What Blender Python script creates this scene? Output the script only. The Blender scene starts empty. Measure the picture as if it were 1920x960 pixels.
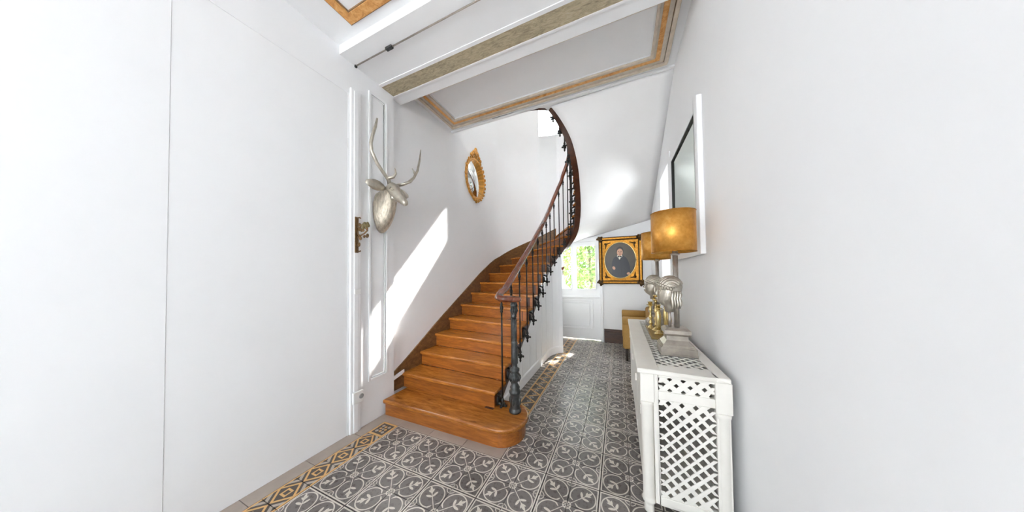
import bpy, bmesh, math, random
from mathutils import Vector, Matrix
random.seed(7)
PI = math.pi
sc = bpy.context.scene
COL = sc.collection

# ------------------------------------------------------------------ camera
cam_d = bpy.data.cameras.new('camera'); cam = bpy.data.objects.new('camera', cam_d); COL.objects.link(cam)
CP = Vector((1.945224, -1.717128, 1.41606))
yaw, pit, rol = -.4123, .0217, -.0120
_f = Vector((math.sin(yaw)*math.cos(pit), math.cos(yaw)*math.cos(pit), math.sin(pit)))
_r = Vector((math.cos(yaw), -math.sin(yaw), 0)); _u = _r.cross(_f)
_r2 = _r*math.cos(rol)+_u*math.sin(rol); _u2 = -_r*math.sin(rol)+_u*math.cos(rol)
R3 = Matrix((_r2, _u2, -_f)).transposed()
cam.matrix_world = Matrix.Translation(CP) @ R3.to_4x4()
cam_d.sensor_fit = 'HORIZONTAL'; cam_d.sensor_width = 36.0
cam_d.lens = 459.979/1920*36; cam_d.shift_y = 25.12/1920; cam_d.clip_start = .02
sc.camera = cam

# ------------------------------------------------------------------ world, sun, exposure
world = bpy.data.worlds.new('daylight'); sc.world = world; world.use_nodes = True
bg = world.node_tree.nodes['Background']
bg.inputs[0].default_value = (.88, .95, 1.0, 1); bg.inputs[1].default_value = 4.4
sun_d = bpy.data.lights.new('sun', 'SUN'); sun = bpy.data.objects.new('sun', sun_d); COL.objects.link(sun)
sun_d.energy = 38.0; sun_d.angle = .012; sun_d.color = (1, .97, .92)
SUN = Vector((-.26, -1, -1.08)).normalized()
sun.rotation_euler = SUN.to_track_quat('-Z', 'Y').to_euler(); sun.location = (4, 9, 10)
sc.view_settings.view_transform = 'Standard'; sc.view_settings.look = 'None'
sc.view_settings.gamma = 1.0; sc.view_settings.use_curve_mapping = False
sc.view_settings.exposure = 1.04

# ------------------------------------------------------------------ node helpers
def srgb(r, g, b):
    return tuple(((c/255)/12.92 if c/255 <= .04045 else ((c/255+.055)/1.055)**2.4) for c in (r, g, b))

class Ex:
    """small wrapper that turns arithmetic into Math nodes"""
    def __init__(s, t, v): s.t = t; s.v = v
    def _m(s, op, *a):
        n = s.t.nodes.new('ShaderNodeMath'); n.operation = op
        for i, x in enumerate((s,)+a):
            if isinstance(x, Ex): x = x.v
            if isinstance(x, (int, float)): n.inputs[i].default_value = x
            else: s.t.links.new(x, n.inputs[i])
        return Ex(s.t, n.outputs[0])
    def __add__(s, o): return s._m('ADD', o)
    __radd__ = __add__
    def __sub__(s, o): return s._m('SUBTRACT', o)
    def __rsub__(s, o): return (s*-1)+o
    def __mul__(s, o): return s._m('MULTIPLY', o)
    __rmul__ = __mul__
    def __truediv__(s, o): return s._m('DIVIDE', o)
    def abs(s): return s._m('ABSOLUTE')
    def min(s, o): return s._m('MINIMUM', o)
    def max(s, o): return s._m('MAXIMUM', o)
    def sqrt(s): return s._m('SQRT')
    def fract(s): return s._m('FRACT')
    def lt(s, o): return s._m('LESS_THAN', o)
    def gt(s, o): return s._m('GREATER_THAN', o)
    def clamp(s, a=0., b=1.): return s.max(a).min(b)

def length(x, y): return (x*x+y*y).sqrt()
def seg(x, y, ax, ay, bx, by):
    dx, dy = bx-ax, by-ay; L = dx*dx+dy*dy
    px, py = x-ax, y-ay
    t = ((px*dx+py*dy)/L).clamp()
    return length(px-t*dx, py-t*dy), t
def ell(x, y, cx, cy, rx, ry, ang=0):
    px, py = x-cx, y-cy
    if ang:
        c, s = math.cos(ang), math.sin(ang)
        px, py = px*c+py*s, py*c-px*s
    return length(px/rx, py/ry).lt(1)

def new_mat(name):
    m = bpy.data.materials.new(name); m.use_nodes = True
    t = m.node_tree; p = t.nodes['Principled BSDF']
    return m, t, p
def coords(t, kind='Object', sc_=None):
    tc = t.nodes.new('ShaderNodeTexCoord'); v = tc.outputs[kind]
    if sc_:
        mp = t.nodes.new('ShaderNodeMapping'); mp.inputs['Scale'].default_value = sc_
        t.links.new(v, mp.inputs[0]); v = mp.outputs[0]
    return v
def xyz(t, v):
    s = t.nodes.new('ShaderNodeSeparateXYZ'); t.links.new(v, s.inputs[0])
    return Ex(t, s.outputs[0]), Ex(t, s.outputs[1]), Ex(t, s.outputs[2])
def noise(t, v, scale, detail=4, rough=.55, dist=0):
    n = t.nodes.new('ShaderNodeTexNoise'); n.inputs['Scale'].default_value = scale
    n.inputs['Detail'].default_value = detail; n.inputs['Roughness'].default_value = rough
    n.inputs['Distortion'].default_value = dist
    if v is not None: t.links.new(v, n.inputs['Vector'])
    return n.outputs['Fac']
def ramp(t, fac, stops):
    r = t.nodes.new('ShaderNodeValToRGB'); e = r.color_ramp.elements
    while len(e) < len(stops): e.new(.5)
    for el, (p, c) in zip(e, stops): el.position = p; el.color = (*c, 1)
    t.links.new(fac.v if isinstance(fac, Ex) else fac, r.inputs[0]); return r.outputs[0]
def mixc(t, fac, a, b):
    m = t.nodes.new('ShaderNodeMix'); m.data_type = 'RGBA'
    def put(x, s):
        if isinstance(x, Ex): x = x.v
        if isinstance(x, (int, float)): s.default_value = x
        elif isinstance(x, tuple): s.default_value = (*x, 1) if len(x) == 3 else x
        else: t.links.new(x, s)
    put(fac, m.inputs[0]); put(a, m.inputs[6]); put(b, m.inputs[7])
    return m.outputs[2]
def bump(t, p, h, strength=.2, dist=.01):
    b = t.nodes.new('ShaderNodeBump'); b.inputs['Strength'].default_value = strength; b.inputs['Distance'].default_value = dist
    t.links.new(h.v if isinstance(h, Ex) else h, b.inputs['Height']); t.links.new(b.outputs[0], p.inputs['Normal'])

def plain(name, col, rough=.6, metal=0., var=.12, scale=8, bmp=0., spec=.5, coat=0., sc_=None, kind='Object'):
    m, t, p = new_mat(name)
    v = coords(t, kind, sc_); n = noise(t, v, scale)
    lo = tuple(c*(1-var) for c in col); hi = tuple(min(1, c*(1+var)) for c in col)
    t.links.new(ramp(t, n, [(.3, lo), (.7, hi)]), p.inputs['Base Color'])
    p.inputs['Roughness'].default_value = rough; p.inputs['Metallic'].default_value = metal
    p.inputs['Specular IOR Level'].default_value = spec; p.inputs['Coat Weight'].default_value = coat
    if bmp: bump(t, p, n, bmp)
    return m
def wood(name, dark, light, rough=.35, scale=(1.2, 9, 9), coat=.15, ring=.5):
    m, t, p = new_mat(name)
    v = coords(t, 'Object', scale)
    n1 = noise(t, v, 3.0, 6, .6, .6); n2 = noise(t, v, 14.0, 3, .6, .2)
    oi = t.nodes.new('ShaderNodeObjectInfo')
    f = Ex(t, n1)*.7+Ex(t, n2)*.3+(Ex(t, oi.outputs['Random'])-.5)*.10
    t.links.new(ramp(t, f, [(.30, dark), (.5, tuple((a+b)/2 for a, b in zip(dark, light))), (.68, light)]), p.inputs['Base Color'])
    p.inputs['Roughness'].default_value = rough; p.inputs['Coat Weight'].default_value = coat; p.inputs['Coat Roughness'].default_value = .2
    bump(t, p, n2, .08, .004)
    return m

M = {}
M['plaster'] = plain('white_plaster', srgb(248, 248, 249), .75, var=.012, scale=3, spec=.3)
M['paint'] = plain('white_gloss_paint', srgb(248, 248, 249), .42, var=.012, scale=4, spec=.4)
M['console'] = plain('console_white_paint', srgb(240, 236, 228), .38, var=.03, scale=7)
M['soffit'] = plain('soffit_plaster', srgb(248, 247, 247), .8, var=.02, scale=2, spec=.2)
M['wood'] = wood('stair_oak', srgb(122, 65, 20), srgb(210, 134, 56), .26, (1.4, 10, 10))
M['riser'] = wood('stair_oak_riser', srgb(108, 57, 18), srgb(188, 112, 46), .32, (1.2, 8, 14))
M['dark_wood'] = wood('dark_stringer_wood', srgb(44, 22, 12), srgb(86, 48, 28), .32, (4, 4, 4))
M['rail'] = wood('handrail_mahogany', srgb(84, 36, 20), srgb(140, 76, 48), .25, (3, 3, 3), .4)
M['skirt'] = wood('skirt_board_wood', srgb(84, 58, 32), srgb(146, 108, 68), .4, (5, 5, 9))
M['iron'] = plain('cast_iron', srgb(44, 42, 40), .45, .5, .25, 30, .25)
M['newel_iron'] = plain('grey_cast_iron', srgb(74, 76, 76), .42, .55, .3, 40, .35)
M['baseboard'] = wood('dark_baseboard_wood', srgb(50, 28, 14), srgb(84, 52, 30), .4, (2, 8, 8))
M['silver'] = plain('silver_leaf', srgb(188, 181, 168), .34, .78, .16, 25, .25)
M['silver_fur'] = plain('silver_carved_fur', srgb(184, 174, 158), .42, .7, .3, 55, .8, sc_=(1, 1, .35))
M['pewter'] = plain('brushed_pewter', srgb(168, 160, 150), .36, .7, .18, 22, .2)
M['gold'] = plain('gilt_frame', srgb(172, 118, 36), .34, .7, .35, 30, .5)
M['gold_dark'] = plain('aged_gilt', srgb(80, 58, 28), .45, .5, .4, 40, .6)
M['gilt'] = plain('gilt_mirror', srgb(204, 146, 66), .36, .65, .4, 40, .5)
M['brass'] = plain('polished_brass', srgb(216, 192, 132), .22, .9, .08, 12)
M['tray'] = plain('brass_tray', srgb(164, 144, 96), .3, .85, .15, 12)
M['black'] = plain('black_metal', srgb(26, 24, 22), .5, .2, .2, 20)
M['leg_wood'] = plain('dark_leg', srgb(36, 20, 12), .4, 0, .2, 20)
M['mustard'] = plain('mustard_velvet', srgb(170, 130, 70), .8, 0, .1, 60, .15)
M['bracket'] = plain('rusty_bronze', srgb(112, 84, 52), .45, .5, .35, 45, .4)
M['rose'] = plain('bronze_rose', srgb(120, 106, 72), .5, .4, .35, 60, .4)
M['rust'] = plain('rust_red', srgb(150, 84, 54), .5, .2, .2, 40)
M['beige'] = plain('beige_moulding', srgb(216, 201, 182), .55, 0, .12, 20, sc_=(1, 1, 1))
M['greige'] = plain('grey_moulding', srgb(202, 189, 172), .55, 0, .12, 20)
M['brown_line'] = plain('brown_moulding_line', srgb(140, 108, 74), .5, 0, .2, 20)
M['plain_tile'] = plain('plain_taupe_tile', srgb(176, 163, 152), .35, 0, .07, 9)
M['tile_far'] = plain('pale_bounce_tile', srgb(196, 190, 184), .35, 0, .1, 12)  # floor behind the camera, made paler to bounce light upward
M['grout'] = plain('grout', srgb(96, 88, 80), .8, 0, .15, 20)
M['ground'] = plain('pale_gravel', srgb(216, 218, 221), .9, 0, .08, 12)
M['bark'] = plain('bark', srgb(96, 82, 62), .9, 0, .3, 20, .5)
M['house'] = plain('pale_house_wall', srgb(238, 232, 224), .85, 0, .05, 3)
M['pink'] = plain('pink_brick', srgb(206, 160, 142), .85, 0, .15, 20)
M['roof'] = plain('roof_tile', srgb(160, 96, 70), .85, 0, .2, 20)
M['shutter'] = plain('house_window', srgb(120, 132, 138), .4, 0, .1, 5)
M['plug'] = plain('white_plastic', srgb(240, 240, 238), .3, 0, .01, 5)
M['socket'] = plain('grey_socket', srgb(150, 150, 150), .4, 0, .05, 5)

def leaf_mat():
    m, t, p = new_mat('leaves')
    oi = t.nodes.new('ShaderNodeTexCoord'); n = noise(t, oi.outputs['Object'], 2.5, 3)
    c = ramp(t, n, [(.3, srgb(66, 92, 44)), (.5, srgb(112, 138, 74)), (.7, srgb(166, 184, 116))])
    t.links.new(c, p.inputs['Base Color']); p.inputs['Roughness'].default_value = .5
    tr = t.nodes.new('ShaderNodeBsdfTranslucent'); t.links.new(c, tr.inputs[0])
    mx = t.nodes.new('ShaderNodeMixShader'); mx.inputs[0].default_value = .5
    t.links.new(p.outputs[0], mx.inputs[1]); t.links.new(tr.outputs[0], mx.inputs[2])
    t.links.new(mx.outputs[0], t.nodes['Material Output'].inputs[0]); return m
M['leaf'] = leaf_mat()
def glass_mat():
    m, t, p = new_mat('window_glass')
    a = t.nodes.new('ShaderNodeBsdfTransparent'); a.inputs[0].default_value = (.97, .98, .98, 1)
    g = t.nodes.new('ShaderNodeBsdfGlossy'); g.inputs['Roughness'].default_value = .02
    fr = t.nodes.new('ShaderNodeFresnel'); fr.inputs[0].default_value = 1.2
    mx = t.nodes.new('ShaderNodeMixShader'); t.links.new(fr.outputs[0], mx.inputs[0])
    t.links.new(a.outputs[0], mx.inputs[1]); t.links.new(g.outputs[0], mx.inputs[2])
    t.links.new(mx.outputs[0], t.nodes['Material Output'].inputs[0]); return m
M['glass'] = glass_mat()
def mirror_mat(name, col, rough):
    m, t, p = new_mat(name)
    n = noise(t, coords(t), 3, 2)
    t.links.new(ramp(t, n, [(.3, tuple(c*.97 for c in col)), (.7, col)]), p.inputs['Base Color'])
    p.inputs['Metallic'].default_value = 1; p.inputs['Roughness'].default_value = rough; return m
M['mirror'] = mirror_mat('mirror_glass', (.86, .89, .88), .02)
M['mirror_old'] = mirror_mat('mirror_glass_wall', (.62, .69, .64), .03)

def shade_mat():
    m, t, p = new_mat('gold_foil_shade')
    v = coords(t, 'Object', (1, 1, 1)); n = noise(t, v, 28, 5, .7); n2 = noise(t, v, 5, 3)
    f = Ex(t, n)*.6+Ex(t, n2)*.4
    t.links.new(ramp(t, f, [(.3, srgb(196, 134, 52)), (.5, srgb(222, 160, 74)), (.7, srgb(236, 184, 104))]), p.inputs['Base Color'])
    p.inputs['Metallic'].default_value = .65; p.inputs['Roughness'].default_value = .4
    return m
M['shade'] = shade_mat()

def marble_panel():
    m, t, p = new_mat('faux_marble_panel')
    v = coords(t, 'Object', (2.2, 9, 1))
    n = noise(t, v, 5, 8, .7, 1.6); n2 = noise(t, coords(t, 'Object', (1, 1, 1)), 1.6, 3)
    f = Ex(t, n)*.75+Ex(t, n2)*.25
    t.links.new(ramp(t, f, [(.32, srgb(104, 94, 78)), (.45, srgb(158, 146, 122)), (.55, srgb(186, 172, 142)), (.68, srgb(200, 190, 168))]), p.inputs['Base Color'])
    p.inputs['Roughness'].default_value = .55; return m
M['marble'] = marble_panel()
def gold_band():
    m, t, p = new_mat('orange_marbled_band')
    n = noise(t, coords(t, 'Object'), 22, 6, .7, .8)
    t.links.new(ramp(t, n, [(.32, srgb(196, 130, 60)), (.5, srgb(226, 164, 92)), (.68, srgb(240, 196, 132))]), p.inputs['Base Color'])
    p.inputs['Roughness'].default_value = .5; return m
M['band'] = gold_band()

T = .18   # one floor tile
def tile_mat():
    m, t, p = new_mat('cement_tile_quatrefoil')
    v = coords(t, 'Object', (1/T, 1/T, 1))
    x, y, _ = xyz(t, v)
    a, b = x.min(y), x.max(y)          # symmetric about the diagonal
    ring = ((length(a-.475, b-.475)-.43).abs()).lt(.021)*(a+b).gt(.40)
    curl, t1 = seg(a, b, .075, .335, .165, .255); curl = (curl-(.03-t1*.018)).lt(0)
    stem, _t = seg(a, b, .10, .10, .56, .56); stem = stem.lt(.014)
    pet, tt = seg(a, b, .54, .54, .765, .765)
    pet = (pet-(tt*(1-tt)*.17+.010)).lt(0)
    lf, t2 = seg(a, b, .45, .45, .405, .66)
    lf = (lf-(t2*(1-t2)*.10+.018*t2+.010)).lt(0)
    l3, t3 = seg(a, b, .58, .58, .60, .735)
    l3 = (l3-(t3*(1-t3)*.09+.010)).lt(0)
    cen = ((length(a, b)-.135).abs()).lt(.018).max(((length(a-.06, b-.06)-.045).abs()).lt(.016))
    line = ((b-.955).abs()).lt(.022)
    arc = ((length(a+.02, b-1.0)-.20).abs()).lt(.014)*(b.lt(.93))
    arc2, t4 = seg(a, b, 0, .72, 0, .93); arc2 = (arc2-(t4*.030)).lt(0)
    w = ring.max(curl).max(stem).max(pet).max(lf).max(l3).max(cen).max(line).max(arc).max(arc2)
    n = noise(t, coords(t, 'Object'), 40, 4, .6); oi = t.nodes.new('ShaderNodeObjectInfo')
    f = Ex(t, n)*.4+Ex(t, oi.outputs['Random'])*.6
    base = ramp(t, f, [(.2, srgb(96, 89, 86)), (.8, srgb(122, 115, 112))])
    whit = ramp(t, f, [(.2, srgb(200, 192, 180)), (.8, srgb(220, 213, 202))])
    t.links.new(mixc(t, w, base, whit), p.inputs['Base Color'])
    t.links.new(ramp(t, n, [(.3, (.24,)*3), (.7, (.36,)*3)]), p.inputs['Roughness'])
    p.inputs['Specular IOR Level'].default_value = .3
    bump(t, p, n, .05, .003)
    return m
M['tile'] = tile_mat()
TAN = srgb(228, 182, 116); INK = srgb(78, 68, 64); PALE = srgb(188, 178, 166)
def border_mat(name, kind):
    m, t, p = new_mat(name)
    x, y, _ = xyz(t, coords(t, 'Object', (1/T, 1/T, 1)))
    if kind == 'zigzag':
        tri = ((y*1.0).fract()-.5).abs()*2
        e = ((x-.5).abs()).gt(.40)
        z = ((x-(.12+tri*.76)).abs()).lt(.10)
        inn = ((x-.5).abs()+((y*2+.5).fract()-.5).abs()*.5).lt(.17)*((x-.5).abs()+((y*2+.5).fract()-.5).abs()*.5).gt(.08)
        c = mixc(t, inn, INK, PALE); c = mixc(t, e.max(z), c, TAN)
    elif kind == 'diamond':
        d = (x-.5).abs()+(y-.5).abs()
        e = ((x-.5).abs()).gt(.42).max(((d-.44).abs()).lt(.055))
        q = ((x-.5).abs()).max((y-.5).abs()); sq = ((q-.12).abs()).lt(.035)
        corner = d.gt(.62)*d.lt(.78)
        c = mixc(t, corner, INK, PALE); c = mixc(t, e.max(sq), c, TAN)
    elif kind == 'corner':
        q = ((x-.5).abs()).max((y-.5).abs()); e = q.gt(.38)
        d = (x-.5).abs()+(y-.5).abs()
        r1 = length((x-.5).abs()-.17, (y-.5).abs()-.0).lt(.07).max(length((x-.5).abs()-.0, (y-.5).abs()-.17).lt(.07))
        r2 = length((x-.5).abs()-.2, (y-.5).abs()-.2).lt(.085).max(d.lt(.08))
        c = mixc(t, r1, INK, TAN); c = mixc(t, r2, c, PALE); c = mixc(t, e, c, TAN)
    else:
        r = (length((x-.5).abs()-.25, (y*2).fract()-.5)-.17).abs().lt(.05)
        e = (x-.5).abs().gt(.46)
        c = mixc(t, r.max(e), srgb(96, 88, 84), PALE)
    n = noise(t, coords(t, 'Object'), 35, 4)
    c = mixc(t, (Ex(t, n)-.35)*.5, c, srgb(120, 108, 96))
    t.links.new(c, p.inputs['Base Color']); p.inputs['Roughness'].default_value = .32
    return m
M['b_zig'] = border_mat('border_tile_zigzag', 'zigzag')
M['b_dia'] = border_mat('border_tile_diamond', 'diamond')
M['b_cor'] = border_mat('border_tile_corner', 'corner')
M['b_grey'] = border_mat('border_tile_grey_scroll', 'grey')

def portrait_mat():
    m, t, p = new_mat('oil_portrait')
    x, _, y = xyz(t, coords(t, 'Object'))      # object space: x right, z up, centre 0, half size .285 x .355
    n = noise(t, coords(t, 'Object'), 9, 4)
    bgc = mixc(t, (y*1.2+.5+(Ex(t, n)-.5)*.4).clamp(), srgb(40, 34, 28), srgb(86, 78, 64))
    coat, skin, hair, white, shade = srgb(24, 27, 36), srgb(206, 158, 128), srgb(52, 38, 28), srgb(220, 212, 194), srgb(160, 108, 84)
    body = ell(x, y, .0, -.17, .15, .29).max(ell(x, y, .005, -.40, .175, .30)).max(ell(x, y, -.105, -.06, .048, .13, -.18)).max(ell(x, y, .12, -.11, .052, .18, .2)).max(ell(x, y, .0, .01, .125, .07))
    c = mixc(t, body, bgc, coat)
    fold, _q = seg(x, y, .01, .06, .03, -.35); c = mixc(t, fold.lt(.006)*body, c, srgb(12, 13, 18))
    c = mixc(t, ell(x, y, -.005, .085, .05, .035), c, white)
    c = mixc(t, ell(x, y, -.008, .045, .017, .03), c, white)
    c = mixc(t, ell(x, y, -.027, .078, .022, .013, .3).max(ell(x, y, .013, .078, .022, .013, -.3)), c, srgb(14, 14, 16))
    c = mixc(t, ell(x, y, .0, .19, .068, .088), c, hair)
    c = mixc(t, ell(x, y, .0, .162, .055, .074), c, skin)
    c = mixc(t, ell(x, y, -.022, .175, .011, .007).max(ell(x, y, .022, .175, .011, .007)), c, srgb(60, 40, 32))
    c = mixc(t, ell(x, y, .002, .153, .008, .018), c, shade)
    c = mixc(t, ell(x, y, .0, .123, .018, .006), c, srgb(150, 78, 68))
    c = mixc(t, ell(x, y, -.118, -.155, .026, .036, .4), c, skin)
    c = mixc(t, ell(x, y, .15, -.27, .03, .026, .3), c, skin)
    t.links.new(c, p.inputs['Base Color']); p.inputs['Roughness'].default_value = .35
    return m
M['portrait'] = portrait_mat()

# ------------------------------------------------------------------ mesh helpers
class MB:
    def __init__(s): s.v = []; s.f = []; s.sm = []
    def add(s, vs, fs, smooth=False):
        o = len(s.v); s.v += [tuple(v) for v in vs]; s.f += [tuple(i+o for i in f) for f in fs]; s.sm += [smooth]*len(fs); return s
    def box(s, a, b):
        x0, y0, z0 = a; x1, y1, z1 = b
        return s.add([(x0,y0,z0),(x1,y0,z0),(x1,y1,z0),(x0,y1,z0),(x0,y0,z1),(x1,y0,z1),(x1,y1,z1),(x0,y1,z1)],
                     [(0,3,2,1),(4,5,6,7),(0,1,5,4),(1,2,6,5),(2,3,7,6),(3,0,4,7)])
    def hexa(s, lo, hi):
        return s.add(list(lo)+list(hi), [(0,3,2,1),(4,5,6,7),(0,1,5,4),(1,2,6,5),(2,3,7,6),(3,0,4,7)])
    def prism(s, poly, z0, z1):
        n = len(poly)
        return s.add([(x,y,z0) for x,y in poly]+[(x,y,z1) for x,y in poly],
                     [tuple(range(n-1,-1,-1)), tuple(range(n,2*n))]+[(i,(i+1)%n,n+(i+1)%n,n+i) for i in range(n)])
    def extrude(s, poly, d):      # poly: list of 3D points, d: vector
        n = len(poly); d = Vector(d); P = [Vector(p) for p in poly]
        return s.add(P+[p+d for p in P], [tuple(range(n-1,-1,-1)), tuple(range(n,2*n))]+[(i,(i+1)%n,n+(i+1)%n,n+i) for i in range(n)])
    def lathe(s, prof, c=(0,0,0), n=16, sq=False):
        vs = []; fs = []; cx, cy, cz = c
        for r, z in prof:
            for i in range(n):
                a = 2*PI*(i+.5)/n; vs.append((cx+r*math.cos(a), cy+r*math.sin(a), cz+z))
        for j in range(len(prof)-1):
            for i in range(n):
                fs.append((j*n+i, j*n+(i+1)%n, (j+1)*n+(i+1)%n, (j+1)*n+i))
        fs.append(tuple(range(n-1,-1,-1))); fs.append(tuple((len(prof)-1)*n+i for i in range(n)))
        return s.add(vs, fs, not sq)
    def tube(s, pts, rad, n=8, flat=1.0, up=None):
        P = [Vector(p) for p in pts]; m = len(P)
        if not isinstance(rad, (list, tuple)): rad = [rad]*m
        vs = []; prev = None
        for i, p in enumerate(P):
            tg = (P[min(m-1,i+1)]-P[max(0,i-1)]).normalized()
            if up is not None: a = Vector(up)
            elif prev is not None: a = prev
            else: a = Vector((0,0,1)) if abs(tg.z) < .9 else Vector((1,0,0))
            a = (a-tg*a.dot(tg)).normalized(); b = tg.cross(a); prev = a
            for k in range(n):
                w = 2*PI*(k+.5)/n; vs.append(p+a*(math.cos(w)*rad[i]*flat)+b*(math.sin(w)*rad[i]))
        fs = [(i*n+k, i*n+(k+1)%n, (i+1)*n+(k+1)%n, (i+1)*n+k) for i in range(m-1) for k in range(n)]
        fs += [tuple(range(n-1,-1,-1)), tuple((m-1)*n+k for k in range(n))]
        return s.add(vs, fs, True)
    def ball(s, c, r, n=12, m=8, rot=None):
        r = (r, r, r) if isinstance(r, (int, float)) else r
        vs = []; fs = []
        for j in range(m+1):
            th = PI*j/m
            for i in range(n):
                ph = 2*PI*i/n
                q = Vector((r[0]*math.sin(th)*math.cos(ph), r[1]*math.sin(th)*math.sin(ph), r[2]*math.cos(th)))
                if rot is not None: q = rot @ q
                vs.append(q+Vector(c))
        fs = [(j*n+i, (j+1)*n+i, (j+1)*n+(i+1)%n, j*n+(i+1)%n) for j in range(m) for i in range(n)]
        return s.add(vs, fs, True)
    def loft(s, rings, caps=True, smooth=True):
        n = len(rings[0]); vs = [p for r in rings for p in r]
        fs = [(j*n+i, j*n+(i+1)%n, (j+1)*n+(i+1)%n, (j+1)*n+i) for j in range(len(rings)-1) for i in range(n)]
        if caps: fs += [tuple(range(n-1,-1,-1)), tuple((len(rings)-1)*n+i for i in range(n))]
        return s.add(vs, fs, smooth)
    def mesh(s, name, mat):
        me = bpy.data.meshes.new(name); me.from_pydata(s.v, [], s.f)
        me.polygons.foreach_set('use_smooth', s.sm)
        for mm in (mat if isinstance(mat, (list, tuple)) else [mat]): me.materials.append(mm)
        bm = bmesh.new(); bm.from_mesh(me); bmesh.ops.remove_doubles(bm, verts=bm.verts, dist=1e-6)
        bmesh.ops.recalc_face_normals(bm, faces=bm.faces); bm.to_mesh(me); bm.free()
        return me
    def build(s, name, mat, parent=None, bevel=0, kind=None):
        o = bpy.data.objects.new(name, s.mesh(name, mat)); COL.objects.link(o)
        if parent is not None:
            o.parent = parent; o.matrix_parent_inverse = parent_inv(parent)
        if bevel:
            b = o.modifiers.new('bevel', 'BEVEL'); b.width = bevel; b.segments = 2; b.limit_method = 'ANGLE'; b.angle_limit = .6
        if kind: o['kind'] = kind
        return o
def parent_inv(p):
    m = Matrix.Translation(p.location) @ p.rotation_euler.to_matrix().to_4x4()
    q = p.parent
    return (m if q is None else q_world(p)).inverted()
def q_world(p):
    m = p.matrix_parent_inverse @ (Matrix.Translation(p.location) @ p.rotation_euler.to_matrix().to_4x4())
    if p.parent is None: return Matrix.Translation(p.location) @ p.rotation_euler.to_matrix().to_4x4()
    return q_world(p.parent) @ m
def tag(o, label, cat, group=None):
    o['label'] = label; o['category'] = cat
    if group: o['group'] = group
    return o
def thing(name, label, cat, loc=(0,0,0), group=None):
    o = bpy.data.objects.new(name, None); COL.objects.link(o); o.location = loc; o.empty_display_size = .1
    return tag(o, label, cat, group)
def struct(o, label=None, cat=None):
    o['kind'] = 'structure'
    if label: o['label'] = label; o['category'] = cat or o.name.split('_')[0]
    return o

# ------------------------------------------------------------------ main dimensions
XL, XS, XR = -.30, -.345, 2.52      # pilaster face, stair wall, right wall
YB, YF = 3.73, -5.4                 # back wall, open front end
ZC, ZF, ZB, ZT = 3.60, 3.48, 3.40, 6.3   # rear ceiling, front ceiling, beam soffit, stairwell top
H = .1613                           # riser

# ------------------------------------------------------------------ floor and tiles
b = MB().box((XS-.3, YF, -.12), (XR+.5, YB+.3, -.012))
floor = struct(b.build('floor', M['grout']), 'patterned grey and white cement tile floor of the hall', 'floor')
g = .0022
tile_me = MB().box((g, g, -.012), (T-g, T-g, 0)).mesh('tile', M['tile'])
def put(me, name, x, y, rz=0, parent=floor):
    o = bpy.data.objects.new(name, me); COL.objects.link(o); o.location = (x, y, random.uniform(-.0006, .0006)); o.rotation_euler = (0, 0, rz); o.parent = parent
    return o
far_tiles = MB()
far_pts = []
for ci in range(0, 7):
    for cj in range(-15, 11):
        if cj >= 0 and ci < 3: continue
        cx, cy = ci*2*T+T, cj*2*T+T
        for q in range(4):
            a = q*PI/2; mx, my = cx+(T/2)*(math.cos(a)-math.sin(a)), cy+(T/2)*(math.sin(a)+math.cos(a))
            if mx > XR or my > YB: continue
            if my < -1.27: far_pts.append((cx, cy, q)); continue
            put(tile_me, 'tile', cx, cy, a)
# rows behind the camera stay one piece of the floor, paler to bounce light
fb = MB()
for cx, cy, q in far_pts:
    a = q*PI/2; c, s_ = round(math.cos(a)), round(math.sin(a))
    P = [(g, g), (T-g, g), (T-g, T-g), (g, T-g)]
    fb.extrude([(cx+c*x-s_*y, cy+s_*x+c*y, -.012) for x, y in P], (0, 0, .012))
fb.build('tile_rows', M['tile_far'], floor, kind='stuff')
# left border strip
cor_me = MB().box((g, g, -.012), (T-g, T-g, 0)).mesh('border_tile', M['b_cor'])
dia_me = MB().box((g, g, -.012), (T-g, T-g, 0)).mesh('border_tile', M['b_dia'])
zig_me = MB().box((g, g, -.012), (T-g, T-g, 0)).mesh('border_tile', M['b_zig'])
gry_me = MB().box((.04+g, g, -.012), (T-g, T-g, 0)).mesh('border_tile', M['b_grey'])
put(cor_me, 'border_tile', -T, -T)
for j in range(2, 12): put(dia_me, 'border_tile', -T, -j*T)
# plain strip along the left wall and along the first step
pl = MB().box((g, g, -.012), (.13-g, .36-g, 0)).mesh('plain_tile', M['plain_tile'])
for j in range(0, 7): put(pl, 'plain_tile', -.31, -j*.36-.36+.12)
pl2 = MB().box((g, g, -.012), (.36-g, .18-g, 0)).mesh('plain_tile', M['plain_tile'])
for i in range(-1, 3): put(pl2, 'plain_tile', i*.36 if i >= 0 else -.18-.18, 0)
# right border strip behind the bullnose step
for j in range(2, 21): put(zig_me, 'border_tile', .90, j*T)
for j in range(2, 21): put(gry_me, 'border_tile', .72, j*T)

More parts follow.
